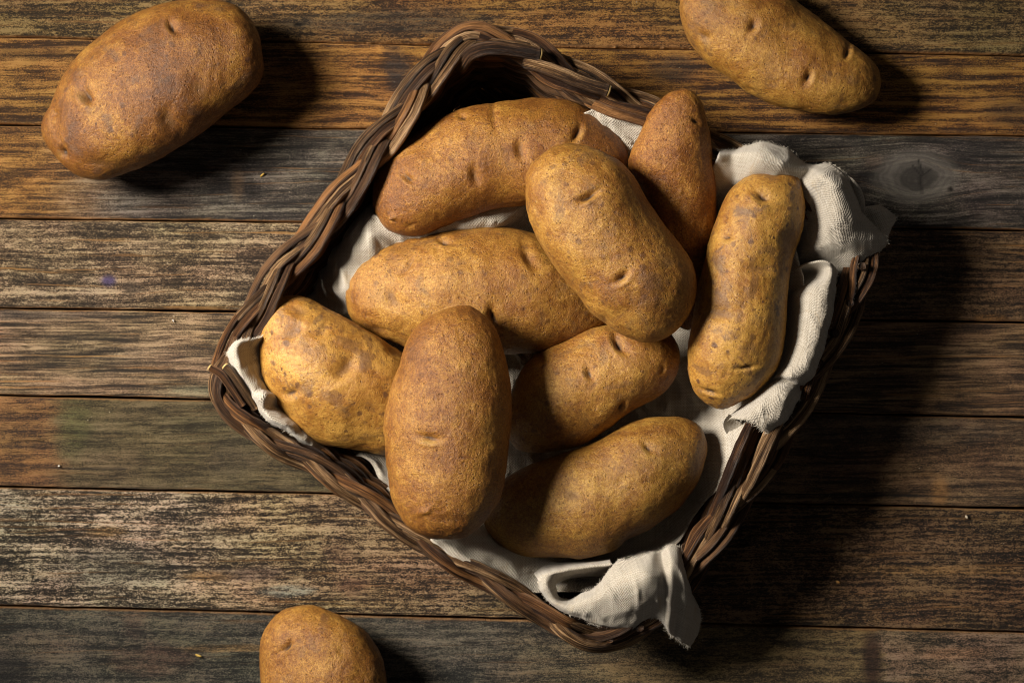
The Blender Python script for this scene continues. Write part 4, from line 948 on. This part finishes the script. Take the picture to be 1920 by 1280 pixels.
# ================================================================ crumbs on the planks
def flake(name, x, y, l, w, ang, col, label, cat):
    pts = []; n = 9
    for i in range(n):
        a = 2 * math.pi * i / n; r = 1 + random.uniform(-0.25, 0.25)
        pts.append((math.cos(a) * l * r, math.sin(a) * w * r))
    ca, sa = math.cos(math.radians(ang)), math.sin(math.radians(ang))
    V = []
    for hz, sc in ((1.0, 1.0), (3.0, 0.7)):
        for (u, v) in pts: V.append((x - 960 + (u * ca - v * sa) * sc, 640 - y - (u * sa + v * ca) * sc, hz + 0.25 * u))
    V.append((x - 960, 640 - y, 3.6)); V.append((x - 960, 640 - y, 0.6)); V = np.array(V)
    q = [[i, (i + 1) % n, n + (i + 1) % n, n + i] for i in range(n)]
    tr = [[n + i, n + (i + 1) % n, 2 * n] for i in range(n)] + [[(i + 1) % n, i, 2 * n + 1] for i in range(n)]
    m = NT('crumb_' + cat.split()[0]); mt = m.finish(m.mix(m.noise(m.obj(), 700, 3), k3(col, 0.6), col), 0.7)
    me = make_mesh(name, V * S, q, None, None, tr)
    return tag(link(name, me, mt, None, ((x - 960) * S, (640 - y) * S, 0)), label, cat)
flake('straw_flake', 492, 328, 6, 2, -38, (0.50, 0.32, 0.06), 'tiny yellow straw flake on the dark grey plank left of the basket', 'straw flake')
flake('straw_flake', 372, 1228, 7, 2.2, 20, (0.48, 0.32, 0.06), 'tiny yellow straw flake on the blue grey plank left of the bottom potato', 'straw flake')
flake('white_crumb', 325, 601, 3, 1.6, 70, (0.75, 0.72, 0.66), 'tiny white crumb on the grey brown plank left of the basket', 'crumb')
flake('pale_crumb', 1812, 968, 4, 2.4, 60, (0.52, 0.44, 0.32), 'tiny pale crumb on the wide dark plank at lower right', 'crumb')
flake('orange_crumb', 1571, 1090, 5, 3, 20, (0.40, 0.20, 0.05), 'tiny orange crumb on the wide plank right of the bottom flap of cloth', 'crumb')
flake('white_speck', 111, 873, 2.6, 2, 0, (0.75, 0.72, 0.66), 'tiny white speck on the rusty orange end of a plank', 'crumb')

# fine dust and grit lying on the boards
GV, GT = [], []
for i in range(130):
    gx_, gy_ = random.uniform(0, 1920), random.uniform(0, 1280); rr_ = random.uniform(0.6, 1.5)
    b0 = len(GV); cxx, cyy = gx_ - 960, 640 - gy_
    for k in range(4):
        a_ = k * math.pi / 2 + random.uniform(-0.5, 0.5); GV.append((cxx + math.cos(a_) * rr_ * random.uniform(0.6, 1.5), cyy + math.sin(a_) * rr_, 0.6))
    GV.append((cxx, cyy, 0.6 + rr_)); GV.append((cxx, cyy, -1.5))
    for k in range(4): GT += [[b0 + k, b0 + (k + 1) % 4, b0 + 4], [b0 + (k + 1) % 4, b0 + k, b0 + 5]]
gm_ = NT('grit'); M_GR = gm_.finish((0.42, 0.36, 0.27), 0.8)
me = make_mesh('dust_specks', np.array(GV) * S, np.zeros((0, 4), int), None, None, GT)
tag(link('dust_specks', me, M_GR), kind='stuff')

print('potato z', {k: (round(float(v[..., 2].min())), round(float(v[..., 2].max()))) for k, v in POT.items()})
